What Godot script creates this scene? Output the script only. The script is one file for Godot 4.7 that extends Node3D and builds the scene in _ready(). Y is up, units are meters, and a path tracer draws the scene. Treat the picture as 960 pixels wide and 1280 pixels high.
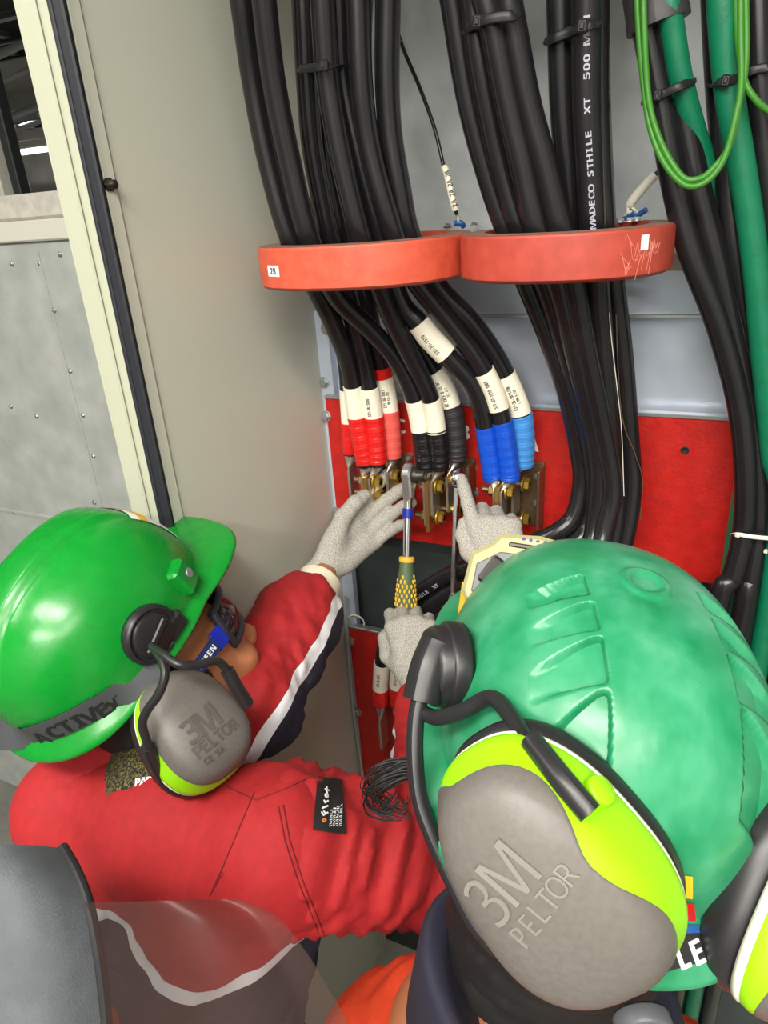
extends Node3D

# ---------------------------------------------------------------- camera basis
const FOC := 870.0
var CAM := Vector3(0.66, 2.0, 1.09)
var RT := Vector3.RIGHT
var DN := Vector3.DOWN
var FW := Vector3.FORWARD
var M := {}
var used := {}
var noise := FastNoiseLite.new()
var font: SystemFont
var font_bold: SystemFont


func camera_axes() -> void:
	var d := Vector3(142, 1960, FOC).normalized()
	var l := Vector3(-1930, -244, FOC)
	var r := -(l - d * l.dot(d)).normalized()
	var n := r.cross(d)                 # into the panel, in picture axes (x right, y down, z forward)
	RT = Vector3(r.x, -d.x, -n.x)
	DN = Vector3(r.y, -d.y, -n.y)
	FW = Vector3(r.z, -d.z, -n.z)


func ray(px: float, py: float) -> Vector3:
	return RT * ((px - 480.0) / FOC) + DN * ((py - 640.0) / FOC) + FW


func zp(px: float, py: float, z: float) -> Vector3:      # a point on the plane z metres in front of the cabinet back
	var v := ray(px, py)
	return CAM + v * ((z - CAM.z) / v.z)


func xp(px: float, py: float, x: float) -> Vector3:
	var v := ray(px, py)
	return CAM + v * ((x - CAM.x) / v.x)


func tp(px: float, py: float, t: float) -> Vector3:
	return CAM + ray(px, py) * t


func vd(x: float, y: float, z: float) -> Vector3:         # direction: right, up, towards the viewer
	return RT * x - DN * y - FW * z


# ---------------------------------------------------------------- mesh builder
class MB:
	var vs := PackedVector3Array()
	var uv := PackedVector2Array()
	var cs := PackedColorArray()
	var ix := PackedInt32Array()
	var has_c := false

	func v(p: Vector3, u := Vector2.ZERO, c := Color.WHITE) -> int:
		vs.append(p)
		uv.append(u)
		cs.append(c)
		return vs.size() - 1

	func tri(a: int, b: int, c: int) -> void:      # counter-clockwise seen from outside
		ix.append(a)
		ix.append(c)
		ix.append(b)

	func quad(a: int, b: int, c: int, d: int) -> void:
		tri(a, b, c)
		tri(a, c, d)

	func face(ps: Array) -> void:
		var f := vs.size()
		for p in ps:
			v(p)
		for i in range(1, ps.size() - 1):
			tri(f, f + i, f + i + 1)

	func box(t: Transform3D, size: Vector3, bev := 0.0) -> void:
		var h := size * 0.5
		bev = minf(bev, minf(h.x, minf(h.y, h.z)) * 0.9)
		var i := h - Vector3.ONE * bev
		for ax in 3:
			var b := (ax + 1) % 3
			var c := (ax + 2) % 3
			for s in [-1.0, 1.0]:
				var q := []
				for k in [[-1, -1], [1, -1], [1, 1], [-1, 1]]:
					var p := Vector3.ZERO
					p[ax] = h[ax] * s
					p[b] = i[b] * k[0]
					p[c] = i[c] * k[1]
					q.append(t * p)
				if s < 0:
					q.reverse()
				face(q)
		if bev <= 0.0:
			return
		for ax in 3:
			var b := (ax + 1) % 3
			var c := (ax + 2) % 3
			for sb in [-1.0, 1.0]:
				for sc in [-1.0, 1.0]:
					var q := []
					for k in [[-1, 0], [1, 0], [1, 1], [-1, 1]]:
						var p := Vector3.ZERO
						p[ax] = i[ax] * k[0]
						p[b] = (h[b] if k[1] == 0 else i[b]) * sb
						p[c] = (i[c] if k[1] == 0 else h[c]) * sc
						q.append(t * p)
					if sb * sc > 0:
						q.reverse()
					face(q)
		for sx in [-1.0, 1.0]:
			for sy in [-1.0, 1.0]:
				for sz in [-1.0, 1.0]:
					var q := [t * Vector3(h.x * sx, i.y * sy, i.z * sz), t * Vector3(i.x * sx, h.y * sy, i.z * sz), t * Vector3(i.x * sx, i.y * sy, h.z * sz)]
					if sx * sy * sz < 0:
						q.reverse()
					face(q)

	func tube(ps: PackedVector3Array, rs: PackedFloat32Array, sides := 16, caps := true, squash := 1.0, up := Vector3.ZERO, closed := false) -> void:
		var n := ps.size()
		var first := vs.size()
		var d0 := (ps[1] - ps[0]).normalized()
		var u := up
		if u == Vector3.ZERO:
			u = Vector3.UP if absf(d0.y) < 0.9 else Vector3.RIGHT
		u = (u - d0 * u.dot(d0)).normalized()
		var length := 0.0
		for i in n:
			var d: Vector3
			if closed:
				d = (ps[(i + 1) % n] - ps[(i + n - 1) % n]).normalized()
			else:
				d = (ps[mini(i + 1, n - 1)] - ps[maxi(i - 1, 0)]).normalized()
			if up != Vector3.ZERO:
				u = up
			u = (u - d * u.dot(d)).normalized()
			var w := d.cross(u)
			if i > 0:
				length += ps[i].distance_to(ps[i - 1])
			var r := rs[mini(i, rs.size() - 1)]
			for k in sides + 1:
				var a := TAU * k / sides
				v(ps[i] + u * cos(a) * r * squash + w * sin(a) * r, Vector2(float(k) / sides, length))
		var m := sides + 1
		for i in (n if closed else n - 1):
			for k in sides:
				var a := first + i * m + k
				var b := first + ((i + 1) % n) * m + k
				quad(a, a + 1, b + 1, b)
		if caps and not closed:
			for e in 2:
				var q := []
				for k in sides:
					q.append(vs[first + (n - 1) * m + k] if e else vs[first + (sides - 1 - k)])
				face(q)

	# profile: Vector2(radius, height along local y); ring smooth, breaks where a profile point repeats
	func lathe(t: Transform3D, prof: PackedVector2Array, sides := 24, from := 0.0, sweep := TAU) -> void:
		var m := sides + 1
		var first := vs.size()
		for i in prof.size():
			for k in m:
				var a := from + sweep * k / sides
				v(t * Vector3(prof[i].x * cos(a), prof[i].y, prof[i].x * sin(a)), Vector2(float(k) / sides, prof[i].y))
		for i in prof.size() - 1:
			if prof[i].is_equal_approx(prof[i + 1]):
				continue
			for k in sides:
				var a := first + i * m + k
				quad(a, a + m, a + m + 1, a + 1)

	func prism(t: Transform3D, poly: PackedVector2Array, depth: float, bev := 0.0) -> void:   # polygon in local xy (counter-clockwise), from z = 0 to z = depth
		if Geometry2D.is_polygon_clockwise(poly):
			poly.reverse()
		var inner := poly
		var n := poly.size()
		if bev > 0.0:
			inner = PackedVector2Array()
			for i in n:
				var e0 := (poly[i] - poly[(i + n - 1) % n]).normalized()
				var e1 := (poly[(i + 1) % n] - poly[i]).normalized()
				var b := (Vector2(-e0.y, e0.x) + Vector2(-e1.y, e1.x))
				inner.append(poly[i] + b.normalized() * bev / maxf(0.4, b.length() * 0.5))
		var idx := Geometry2D.triangulate_polygon(inner)
		for e in 2:
			var f := vs.size()
			for p in inner:
				v(t * Vector3(p.x, p.y, depth if e else 0.0))
			for k in range(0, idx.size(), 3):
				var a := inner[idx[k]]
				var cw := (inner[idx[k + 1]] - a).cross(inner[idx[k + 2]] - a) < 0.0
				if cw != (e == 0):
					tri(f + idx[k], f + idx[k + 2], f + idx[k + 1])
				else:
					tri(f + idx[k], f + idx[k + 1], f + idx[k + 2])
		for i in n:
			var j := (i + 1) % n
			face([t * Vector3(poly[i].x, poly[i].y, bev), t * Vector3(poly[j].x, poly[j].y, bev), t * Vector3(poly[j].x, poly[j].y, depth - bev), t * Vector3(poly[i].x, poly[i].y, depth - bev)])
			if bev > 0.0:
				face([t * Vector3(inner[i].x, inner[i].y, 0), t * Vector3(inner[j].x, inner[j].y, 0), t * Vector3(poly[j].x, poly[j].y, bev), t * Vector3(poly[i].x, poly[i].y, bev)])
				face([t * Vector3(poly[i].x, poly[i].y, depth - bev), t * Vector3(poly[j].x, poly[j].y, depth - bev), t * Vector3(inner[j].x, inner[j].y, depth), t * Vector3(inner[i].x, inner[i].y, depth)])

	func ball(t: Transform3D, r: Vector3, seg := 16, rings := 10) -> void:
		var first := vs.size()
		for i in rings + 1:
			var a := PI * i / rings
			for k in seg + 1:
				var b := TAU * k / seg
				v(t * (Vector3(sin(a) * cos(b), cos(a), -sin(a) * sin(b)) * r), Vector2(float(k) / seg, float(i) / rings))
		for i in rings:
			for k in seg:
				var p := first + i * (seg + 1) + k
				var q := p + seg + 1
				quad(p, q, q + 1, p + 1)

	# surface from rows of points; every row has the same length
	func rows(rs: Array, loop := false, flip := false) -> void:
		var first := vs.size()
		var m: int = rs[0].size()
		for i in rs.size():
			for k in m:
				v(rs[i][k], Vector2(float(k) / m, float(i) / rs.size()))
		for i in rs.size() - 1:
			for k in (m if loop else m - 1):
				var a := first + i * m + k
				var b := first + i * m + (k + 1) % m
				if flip:
					quad(a, b, b + m, a + m)
				else:
					quad(a, a + m, b + m, b)

	func add(o: MB, t := Transform3D.IDENTITY) -> void:
		var f := vs.size()
		for i in o.vs.size():
			vs.append(t * o.vs[i])
		uv.append_array(o.uv)
		cs.append_array(o.cs)
		has_c = has_c or o.has_c
		for i in o.ix:
			ix.append(i + f)

	func add_mesh(m: Mesh, t: Transform3D) -> void:
		for s in m.get_surface_count():
			var arr := m.surface_get_arrays(s)
			var f := vs.size()
			for p in arr[Mesh.ARRAY_VERTEX]:
				v(t * p)
			if arr[Mesh.ARRAY_INDEX] != null:
				for i in arr[Mesh.ARRAY_INDEX]:
					ix.append(i + f)
			else:
				for i in vs.size() - f:
					ix.append(i + f)

	func mesh() -> ArrayMesh:
		var ns := PackedVector3Array()
		ns.resize(vs.size())
		for i in range(0, ix.size(), 3):
			var a := vs[ix[i]]
			var n := (vs[ix[i + 2]] - a).cross(vs[ix[i + 1]] - a)
			ns[ix[i]] += n
			ns[ix[i + 1]] += n
			ns[ix[i + 2]] += n
		for i in ns.size():
			ns[i] = ns[i].normalized() if ns[i].length_squared() > 1e-30 else Vector3.UP
		var arr := []
		arr.resize(Mesh.ARRAY_MAX)
		arr[Mesh.ARRAY_VERTEX] = vs
		arr[Mesh.ARRAY_NORMAL] = ns
		arr[Mesh.ARRAY_TEX_UV] = uv
		if has_c:
			arr[Mesh.ARRAY_COLOR] = cs
		arr[Mesh.ARRAY_INDEX] = ix
		var m := ArrayMesh.new()
		m.add_surface_from_arrays(Mesh.PRIMITIVE_TRIANGLES, arr)
		return m


# ---------------------------------------------------------------- blended-capsule field, meshed as surface nets
class Field:
	var o: Vector3
	var c: float
	var nx: int
	var ny: int
	var nz: int
	var d := PackedFloat32Array()
	var noise: FastNoiseLite

	func _init(lo: Vector3, hi: Vector3, cell: float, nn: FastNoiseLite) -> void:
		o = lo
		c = cell
		noise = nn
		nx = int((hi.x - lo.x) / cell) + 2
		ny = int((hi.y - lo.y) / cell) + 2
		nz = int((hi.z - lo.z) / cell) + 2
		d.resize(nx * ny * nz)
		d.fill(1.0)

	# tapered capsule; wr = fold depth, wf = folds per metre; squash < 1 flattens along axis sq
	func bone(a: Vector3, b: Vector3, ra: float, rb: float, k := 0.02, wr := 0.0, wf := 30.0, sq := Vector3.ZERO, squash := 1.0, cut := false) -> void:
		var m := maxf(ra, rb) * (1.0 if squash <= 1.0 else squash) + k + wr + 2.5 * c
		var lo := (Vector3(minf(a.x, b.x), minf(a.y, b.y), minf(a.z, b.z)) - Vector3.ONE * m - o) / c
		var hi := (Vector3(maxf(a.x, b.x), maxf(a.y, b.y), maxf(a.z, b.z)) + Vector3.ONE * m - o) / c
		var ab := b - a
		var l2 := maxf(ab.length_squared(), 1e-9)
		var ln := sqrt(l2)
		var flat := sq != Vector3.ZERO
		if flat:
			sq = sq.normalized()
		for z in range(maxi(0, int(lo.z)), mini(nz, int(hi.z) + 1)):
			for y in range(maxi(0, int(lo.y)), mini(ny, int(hi.y) + 1)):
				var row := (z * ny + y) * nx
				for x in range(maxi(0, int(lo.x)), mini(nx, int(hi.x) + 1)):
					var p := o + Vector3(x, y, z) * c
					var h := clampf((p - a).dot(ab) / l2, 0.0, 1.0)
					var q := p - a - ab * h
					if flat:
						q += sq * q.dot(sq) * (1.0 / squash - 1.0)
					var e := q.length() - (ra + (rb - ra) * h)
					if wr > 0.0 and e < 4.0 * c + wr:
						e -= wr * noise.get_noise_3d(h * ln * wf + q.x * 18.0, p.y * 17.0 + q.z * 14.0, p.x * 15.0)
					var f := d[row + x]
					if cut:
						e = -e
						var g := maxf(k - absf(e - f), 0.0)
						d[row + x] = maxf(e, f) + (g * g / (4.0 * k) if k > 0.0 else 0.0)
					else:
						var g := maxf(k - absf(e - f), 0.0)
						d[row + x] = minf(e, f) - (g * g / (4.0 * k) if k > 0.0 else 0.0)

	func egg(p0: Vector3, bs: Basis, r: Vector3, k := 0.01, cut := false) -> void:
		var rm := maxf(r.x, maxf(r.y, r.z))
		var rn := minf(r.x, minf(r.y, r.z))
		var m := rm + k + 2.5 * c
		var lo := (p0 - Vector3.ONE * m - o) / c
		var hi := (p0 + Vector3.ONE * m - o) / c
		var inv := bs.inverse()
		for z in range(maxi(0, int(lo.z)), mini(nz, int(hi.z) + 1)):
			for y in range(maxi(0, int(lo.y)), mini(ny, int(hi.y) + 1)):
				var row := (z * ny + y) * nx
				for x in range(maxi(0, int(lo.x)), mini(nx, int(hi.x) + 1)):
					var q := inv * (o + Vector3(x, y, z) * c - p0)
					var k0 := (q / r).length()
					var k1 := (q / (r * r)).length()
					var e := k0 * (k0 - 1.0) / k1 if k1 > 1e-6 else -rn
					var f := d[row + x]
					if cut:
						e = -e
					var g := maxf(k - absf(e - f), 0.0)
					if cut:
						d[row + x] = maxf(e, f) + g * g / (4.0 * k)
					else:
						d[row + x] = minf(e, f) - g * g / (4.0 * k)

	func plane_cut(p0: Vector3, n: Vector3) -> void:      # keeps what lies behind the plane
		for z in nz:
			for y in ny:
				var row := (z * ny + y) * nx
				for x in nx:
					var e := (o + Vector3(x, y, z) * c - p0).dot(n)
					if e > d[row + x]:
						d[row + x] = e

	func surface(mb: MB) -> void:
		var at := PackedInt32Array()
		at.resize(nx * ny * nz)
		at.fill(-1)
		var sy := nx
		var sz := nx * ny
		for z in nz - 1:
			for y in ny - 1:
				var row := z * sz + y * sy
				for x in nx - 1:
					var i := row + x
					var d0 := d[i]
					if d0 > 3.0 * c or d0 < -3.0 * c:
						continue
					var v0 := [d0, d[i + 1], d[i + sy], d[i + sy + 1], d[i + sz], d[i + sz + 1], d[i + sz + sy], d[i + sz + sy + 1]]
					var neg := 0
					for q in v0:
						if q < 0.0:
							neg += 1
					if neg == 0 or neg == 8:
						continue
					var s := Vector3.ZERO
					var n := 0
					for e in EDGES:
						var a: float = v0[e[0]]
						var b: float = v0[e[1]]
						if (a < 0.0) != (b < 0.0):
							var t := a / (a - b)
							var pa := Vector3(e[0] & 1, (e[0] >> 1) & 1, e[0] >> 2)
							var pb := Vector3(e[1] & 1, (e[1] >> 1) & 1, e[1] >> 2)
							s += pa.lerp(pb, t)
							n += 1
					at[i] = mb.v(o + (Vector3(x, y, z) + s / n) * c)
		for z in range(1, nz - 1):
			for y in range(1, ny - 1):
				for x in range(1, nx - 1):
					var i := z * sz + y * sy + x
					if absf(d[i]) > 3.0 * c:
						continue
					var a := d[i] < 0.0
					if a != (d[i + 1] < 0.0):
						put(mb, at[i - sy - sz], at[i - sz], at[i], at[i - sy], a)
					if a != (d[i + sy] < 0.0):
						put(mb, at[i - 1 - sz], at[i - 1], at[i], at[i - sz], a)
					if a != (d[i + sz] < 0.0):
						put(mb, at[i - 1 - sy], at[i - sy], at[i], at[i - 1], a)

	func put(mb: MB, a: int, b: int, e: int, f: int, out: bool) -> void:
		if a < 0 or b < 0 or e < 0 or f < 0:
			return
		if out:
			mb.quad(a, b, e, f)
		else:
			mb.quad(f, e, b, a)

	const EDGES := [[0, 1], [2, 3], [4, 5], [6, 7], [0, 2], [1, 3], [4, 6], [5, 7], [0, 4], [1, 5], [2, 6], [3, 7]]


# ---------------------------------------------------------------- nodes
func numbered(called: String) -> String:
	var n: int = used.get(called, -1) + 1
	used[called] = n
	return called if n == 0 else "%s_%03d" % [called, n]


func thing(called: String, label: String, category: String, at := Transform3D.IDENTITY, group := "") -> Node3D:
	var o := Node3D.new()
	o.name = numbered(called)
	o.transform = at
	add_child(o, true)
	o.set_meta("label", label)
	o.set_meta("category", category)
	if group != "":
		o.set_meta("group", group)
	return o


# mesh given in world axes; becomes a child of parent with its own frame
func part(called: String, mb: MB, m: Material, parent: Node3D, at := Transform3D.IDENTITY) -> MeshInstance3D:
	var o := MeshInstance3D.new()
	o.name = called
	o.mesh = mb.mesh()
	o.material_override = m
	o.transform = at
	parent.add_child(o, true)
	return o


func same(called: String, mesh: Mesh, m: Material, parent: Node3D, at: Transform3D) -> MeshInstance3D:
	var o := MeshInstance3D.new()
	o.name = called
	o.mesh = mesh
	o.material_override = m
	o.transform = at
	parent.add_child(o, true)
	return o


func struct(called: String, mb: MB, m: Material, parent: Node3D = self) -> MeshInstance3D:
	var o := part(called, mb, m, parent)
	o.set_meta("kind", "structure")
	return o


func curve(ps: Array, per := 8) -> PackedVector3Array:     # centripetal-ish Catmull-Rom through the points
	var out := PackedVector3Array()
	var n := ps.size()
	for i in n - 1:
		var a: Vector3 = ps[maxi(i - 1, 0)]
		var b: Vector3 = ps[i]
		var c: Vector3 = ps[i + 1]
		var e: Vector3 = ps[mini(i + 2, n - 1)]
		if i == 0:
			a = b * 2.0 - c
		if i == n - 2:
			e = c * 2.0 - b
		for k in per:
			var t := float(k) / per
			out.append(0.5 * (b * 2.0 + (c - a) * t + (a * 2.0 - b * 5.0 + c * 4.0 - e) * t * t + (b * 3.0 - a - c * 3.0 + e) * t * t * t))
	out.append(ps[n - 1])
	return out


func flat(r: float) -> PackedFloat32Array:
	return PackedFloat32Array([r])


func frame(at: Vector3, z: Vector3, up := Vector3.UP) -> Transform3D:      # local z along z, y near up
	z = z.normalized()
	var x := up.cross(z)
	if x.length() < 1e-4:
		x = Vector3.RIGHT
	x = x.normalized()
	return Transform3D(Basis(x, z.cross(x), z), at)


func yframe(at: Vector3, y: Vector3, zhint := Vector3.BACK) -> Transform3D:  # local y along y, z near zhint
	y = y.normalized()
	var x := y.cross(zhint)
	if x.length() < 1e-4:
		x = y.cross(Vector3.RIGHT)
	x = x.normalized()
	return Transform3D(Basis(x, y, x.cross(y)), at)


func letters(mb: MB, txt: String, height: float, at: Transform3D, depth := 0.0006, bold := true) -> void:   # centred, in the local xy plane facing +z
	var tm := TextMesh.new()
	tm.font = font_bold if bold else font
	tm.text = txt
	tm.font_size = 32
	tm.pixel_size = height / 23.0
	tm.depth = depth
	tm.curve_step = 2.0
	mb.add_mesh(tm, at)


func hexagon(r: float) -> PackedVector2Array:
	var p := PackedVector2Array()
	for k in 6:
		p.append(Vector2(cos(TAU * k / 6.0), sin(TAU * k / 6.0)) * r)
	return p


func ngon(n: int, rx: float, ry: float, pw := 2.0) -> PackedVector2Array:
	var p := PackedVector2Array()
	for k in n:
		var a := TAU * k / n
		p.append(Vector2(signf(cos(a)) * pow(absf(cos(a)), 2.0 / pw) * rx, signf(sin(a)) * pow(absf(sin(a)), 2.0 / pw) * ry))
	return p


# ---------------------------------------------------------------- materials
func noise_tex(freq: float, octaves: int, lo: Color, hi: Color, size := 256, seed_value := 1, kind := FastNoiseLite.TYPE_SIMPLEX_SMOOTH, mid := 0.5) -> NoiseTexture2D:
	var n := FastNoiseLite.new()
	n.noise_type = kind
	n.seed = seed_value
	n.frequency = freq
	n.fractal_octaves = octaves
	var t := NoiseTexture2D.new()
	t.width = size
	t.height = size
	t.seamless = true
	t.noise = n
	var g := Gradient.new()
	g.set_color(0, lo)
	g.set_color(1, hi)
	if mid != 0.5:
		g.set_offset(0, mid - 0.08)
		g.set_offset(1, mid + 0.08)
	t.color_ramp = g
	return t


func bump_tex(freq: float, octaves: int, strength: float, size := 256, seed_value := 3, kind := FastNoiseLite.TYPE_SIMPLEX_SMOOTH) -> NoiseTexture2D:
	var n := FastNoiseLite.new()
	n.noise_type = kind
	n.seed = seed_value
	n.frequency = freq
	n.fractal_octaves = octaves
	var t := NoiseTexture2D.new()
	t.width = size
	t.height = size
	t.seamless = true
	t.noise = n
	t.as_normal_map = true
	t.bump_strength = strength
	return t


func mat(key: String, col: Color, rough := 0.6, metal := 0.0) -> StandardMaterial3D:
	var m := StandardMaterial3D.new()
	m.resource_name = key
	m.albedo_color = col
	m.roughness = rough
	m.metallic = metal
	M[key] = m
	return m


func tri(m: StandardMaterial3D, scale: float, tex: Texture2D, nrm: Texture2D = null, nscale := 0.3, rtex: Texture2D = null) -> StandardMaterial3D:
	m.uv1_triplanar = true
	m.uv1_scale = Vector3.ONE * scale
	if tex:
		m.albedo_texture = tex
	if nrm:
		m.normal_enabled = true
		m.normal_texture = nrm
		m.normal_scale = nscale
	if rtex:
		m.roughness_texture = rtex
	return m


func c8(r: int, g: int, b: int) -> Color:
	return Color(r / 255.0, g / 255.0, b / 255.0)


func materials() -> void:
	noise.seed = 7
	noise.frequency = 1.0
	noise.noise_type = FastNoiseLite.TYPE_SIMPLEX_SMOOTH
	noise.fractal_octaves = 2
	font = SystemFont.new()
	font.font_names = PackedStringArray(["Droid Sans"])
	font_bold = SystemFont.new()
	font_bold.font_names = PackedStringArray(["Droid Sans"])
	font_bold.font_weight = 700
	var fine := bump_tex(0.12, 3, 3.0, 256, 5)
	var weave := bump_tex(0.25, 2, 4.0, 256, 9)
	var smear := noise_tex(0.02, 4, Color(0.86, 0.86, 0.86), Color(1, 1, 1), 256, 2)
	var rsm := noise_tex(0.03, 4, Color(0.6, 0.6, 0.6), Color(1, 1, 1), 256, 12)
	mat("beige_paint", c8(206, 208, 193), 0.42)
	mat("cream_paint", c8(180, 182, 162), 0.42)
	tri(mat("galvanised", c8(212, 222, 238), 0.34, 0.35), 2.5, noise_tex(0.02, 2, Color(0.93, 0.94, 0.95), Color(1, 1, 1), 256, 22))
	tri(mat("sheet_grey", c8(222, 229, 232), 0.5, 0.05), 2.0, smear, fine, 0.05, rsm)
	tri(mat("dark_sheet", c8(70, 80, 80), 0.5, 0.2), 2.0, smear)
	tri(mat("cabinet_grey", c8(186, 190, 186), 0.5, 0.1), 1.5, smear, fine, 0.05)
	tri(mat("red_plate", c8(196, 36, 30), 0.45), 4.0, noise_tex(0.03, 4, Color(0.88, 0.88, 0.88), Color(1, 1, 1), 256, 31), fine, 0.12, rsm)
	mat("seal_rubber", c8(38, 39, 46), 0.5)
	tri(mat("ring_resin", c8(226, 96, 70), 0.5), 5.0, noise_tex(0.03, 4, Color(0.86, 0.82, 0.8), Color(1, 1, 1), 256, 41), fine, 0.1)
	tri(mat("ring_dust", c8(150, 112, 96), 0.85), 8.0, noise_tex(0.06, 3, Color(0.75, 0.75, 0.75), Color(1, 1, 1), 128, 42))
	tri(mat("cable_black", c8(30, 29, 31), 0.24), 4.0, noise_tex(0.02, 2, Color(0.86, 0.86, 0.88), Color(1, 1, 1), 256, 51))
	tri(mat("cable_green", c8(10, 120, 84), 0.4), 6.0, smear, fine, 0.1)
	mat("wire_green", c8(56, 124, 32), 0.45)
	mat("tie_black", c8(28, 28, 30), 0.45)
	mat("tie_white", c8(222, 220, 205), 0.5)
	mat("marker", c8(238, 232, 212), 0.6)
	mat("ink", c8(52, 50, 48), 0.7)
	mat("print_white", c8(168, 168, 184), 0.6)
	mat("tape_red", c8(214, 32, 30), 0.28)
	mat("shrink_salmon", c8(232, 92, 84), 0.45)
	mat("tape_black", c8(26, 25, 26), 0.28)
	mat("shrink_black", c8(48, 46, 48), 0.5)
	mat("tape_blue", c8(18, 78, 196), 0.28)
	mat("shrink_blue", c8(66, 140, 212), 0.45)
	tri(mat("tin", c8(205, 200, 190), 0.32, 0.9), 30.0, null, fine, 0.1)
	tri(mat("brass", c8(198, 164, 96), 0.3, 0.9), 30.0, null, fine, 0.1)
	tri(mat("zinc_yellow", c8(214, 180, 84), 0.3, 0.85), 30.0, null, fine, 0.1)
	tri(mat("bronze", c8(146, 122, 96), 0.42, 0.8), 20.0, smear, fine, 0.1)
	mat("steel", c8(205, 208, 212), 0.3, 0.9)
	mat("bolt_steel", c8(186, 190, 192), 0.35, 0.8)
	mat("chrome", c8(222, 224, 228), 0.18, 1.0)
	mat("dark_steel", c8(66, 62, 58), 0.4, 0.6)
	mat("blue_plastic", c8(24, 40, 150), 0.35)
	mat("terminal_blue", c8(30, 84, 150), 0.4)
	mat("handle_green", c8(78, 98, 66), 0.5)
	mat("handle_yellow", c8(222, 176, 48), 0.45)
	# people
	tri(mat("skin", c8(176, 112, 76), 0.5), 30.0, null, fine, 0.12)
	M.skin.subsurf_scatter_enabled = true
	M.skin.subsurf_scatter_strength = 0.1
	tri(mat("hair", c8(16, 14, 14), 0.6), 40.0, null, weave, 0.5)
	tri(mat("red_cloth", c8(175, 27, 32), 0.8), 14.0, smear, weave, 0.16)
	tri(mat("navy_cloth", c8(34, 33, 52), 0.85), 14.0, smear, weave, 0.16)
	tri(mat("orange_cloth", c8(214, 62, 16), 0.8), 14.0, smear, weave, 0.12)
	mat("dark_red", c8(112, 14, 18), 0.8)
	mat("reflective", c8(236, 238, 242), 0.55)
	tri(mat("worn_board", c8(205, 200, 190), 0.8), 5.0, smear)
	mat("cream_cloth", c8(232, 222, 196), 0.85)
	tri(mat("glove_knit", c8(184, 181, 172), 0.9), 6.0, noise_tex(0.16, 2, c8(120, 116, 110), c8(255, 255, 255), 512, 61, FastNoiseLite.TYPE_SIMPLEX, 0.33), weave, 0.35)
	tri(mat("glove_palm", c8(200, 197, 188), 0.75), 20.0, smear, weave, 0.25)
	tri(mat("shell_green", c8(14, 138, 44), 0.33), 6.0, noise_tex(0.025, 4, Color(0.9, 0.92, 0.9), Color(1, 1, 1), 256, 71), fine, 0.03, rsm)
	tri(mat("shell_worn", Color(1, 1, 1), 0.4), 3.2, noise_tex(0.014, 5, c8(6, 114, 66), c8(82, 158, 122), 512, 72), fine, 0.05, rsm)
	mat("black_plastic", c8(34, 33, 35), 0.38)
	tri(mat("cup_grey", c8(106, 101, 96), 0.48), 14.0, noise_tex(0.05, 4, Color(0.88, 0.88, 0.88), Color(1, 1, 1), 256, 81), fine, 0.1)
	mat("cup_print", c8(84, 80, 77), 0.38)
	mat("cup_worn_print", c8(122, 117, 111), 0.5)
	mat("lime", c8(146, 214, 8), 0.45)
	mat("foam_white", c8(226, 222, 206), 0.7)
	tri(mat("strap_grey", c8(64, 66, 70), 0.7), 20.0, null, weave, 0.3)
	mat("strap_blue", c8(22, 44, 108), 0.6)
	mat("goggle_blue", c8(20, 40, 170), 0.3)
	mat("lens_dark", c8(40, 30, 34), 0.08)
	mat("white", c8(240, 240, 240), 0.5)
	mat("label_black", c8(24, 24, 26), 0.7)
	mat("orange_ink", c8(240, 130, 30), 0.6)
	mat("yellow_ink", c8(236, 186, 20), 0.4)
	mat("cream_plastic", c8(158, 150, 106), 0.5)
	mat("grey_plastic", c8(86, 88, 92), 0.42)
	tri(mat("hood_grey", c8(88, 92, 97), 0.8), 10.0, smear, weave, 0.2)
	var vis := mat("visor", Color(0.26, 0.19, 0.17, 0.45), 0.3)
	vis.transparency = BaseMaterial3D.TRANSPARENCY_ALPHA
	vis.cull_mode = BaseMaterial3D.CULL_DISABLED
	# hall
	tri(mat("concrete", c8(126, 124, 118), 0.7), 0.7, smear, fine, 0.2)
	tri(mat("hall_wall", c8(190, 190, 186), 0.8), 0.6, smear)
	mat("dark_steelwork", c8(44, 48, 48), 0.6, 0.2)
	mat("pale_steelwork", c8(206, 204, 192), 0.6)
	var lum := mat("lamp_glow", Color(1, 1, 1), 0.5)
	lum.emission_enabled = true
	lum.emission = c8(255, 252, 244)
	lum.emission_energy_multiplier = 2.5


func aim(o: Node3D, at: Vector3, to: Vector3) -> void:
	var z := (at - to).normalized()
	o.transform = frame(at, z, Vector3.UP if absf(z.y) < 0.99 else Vector3.FORWARD)


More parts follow.
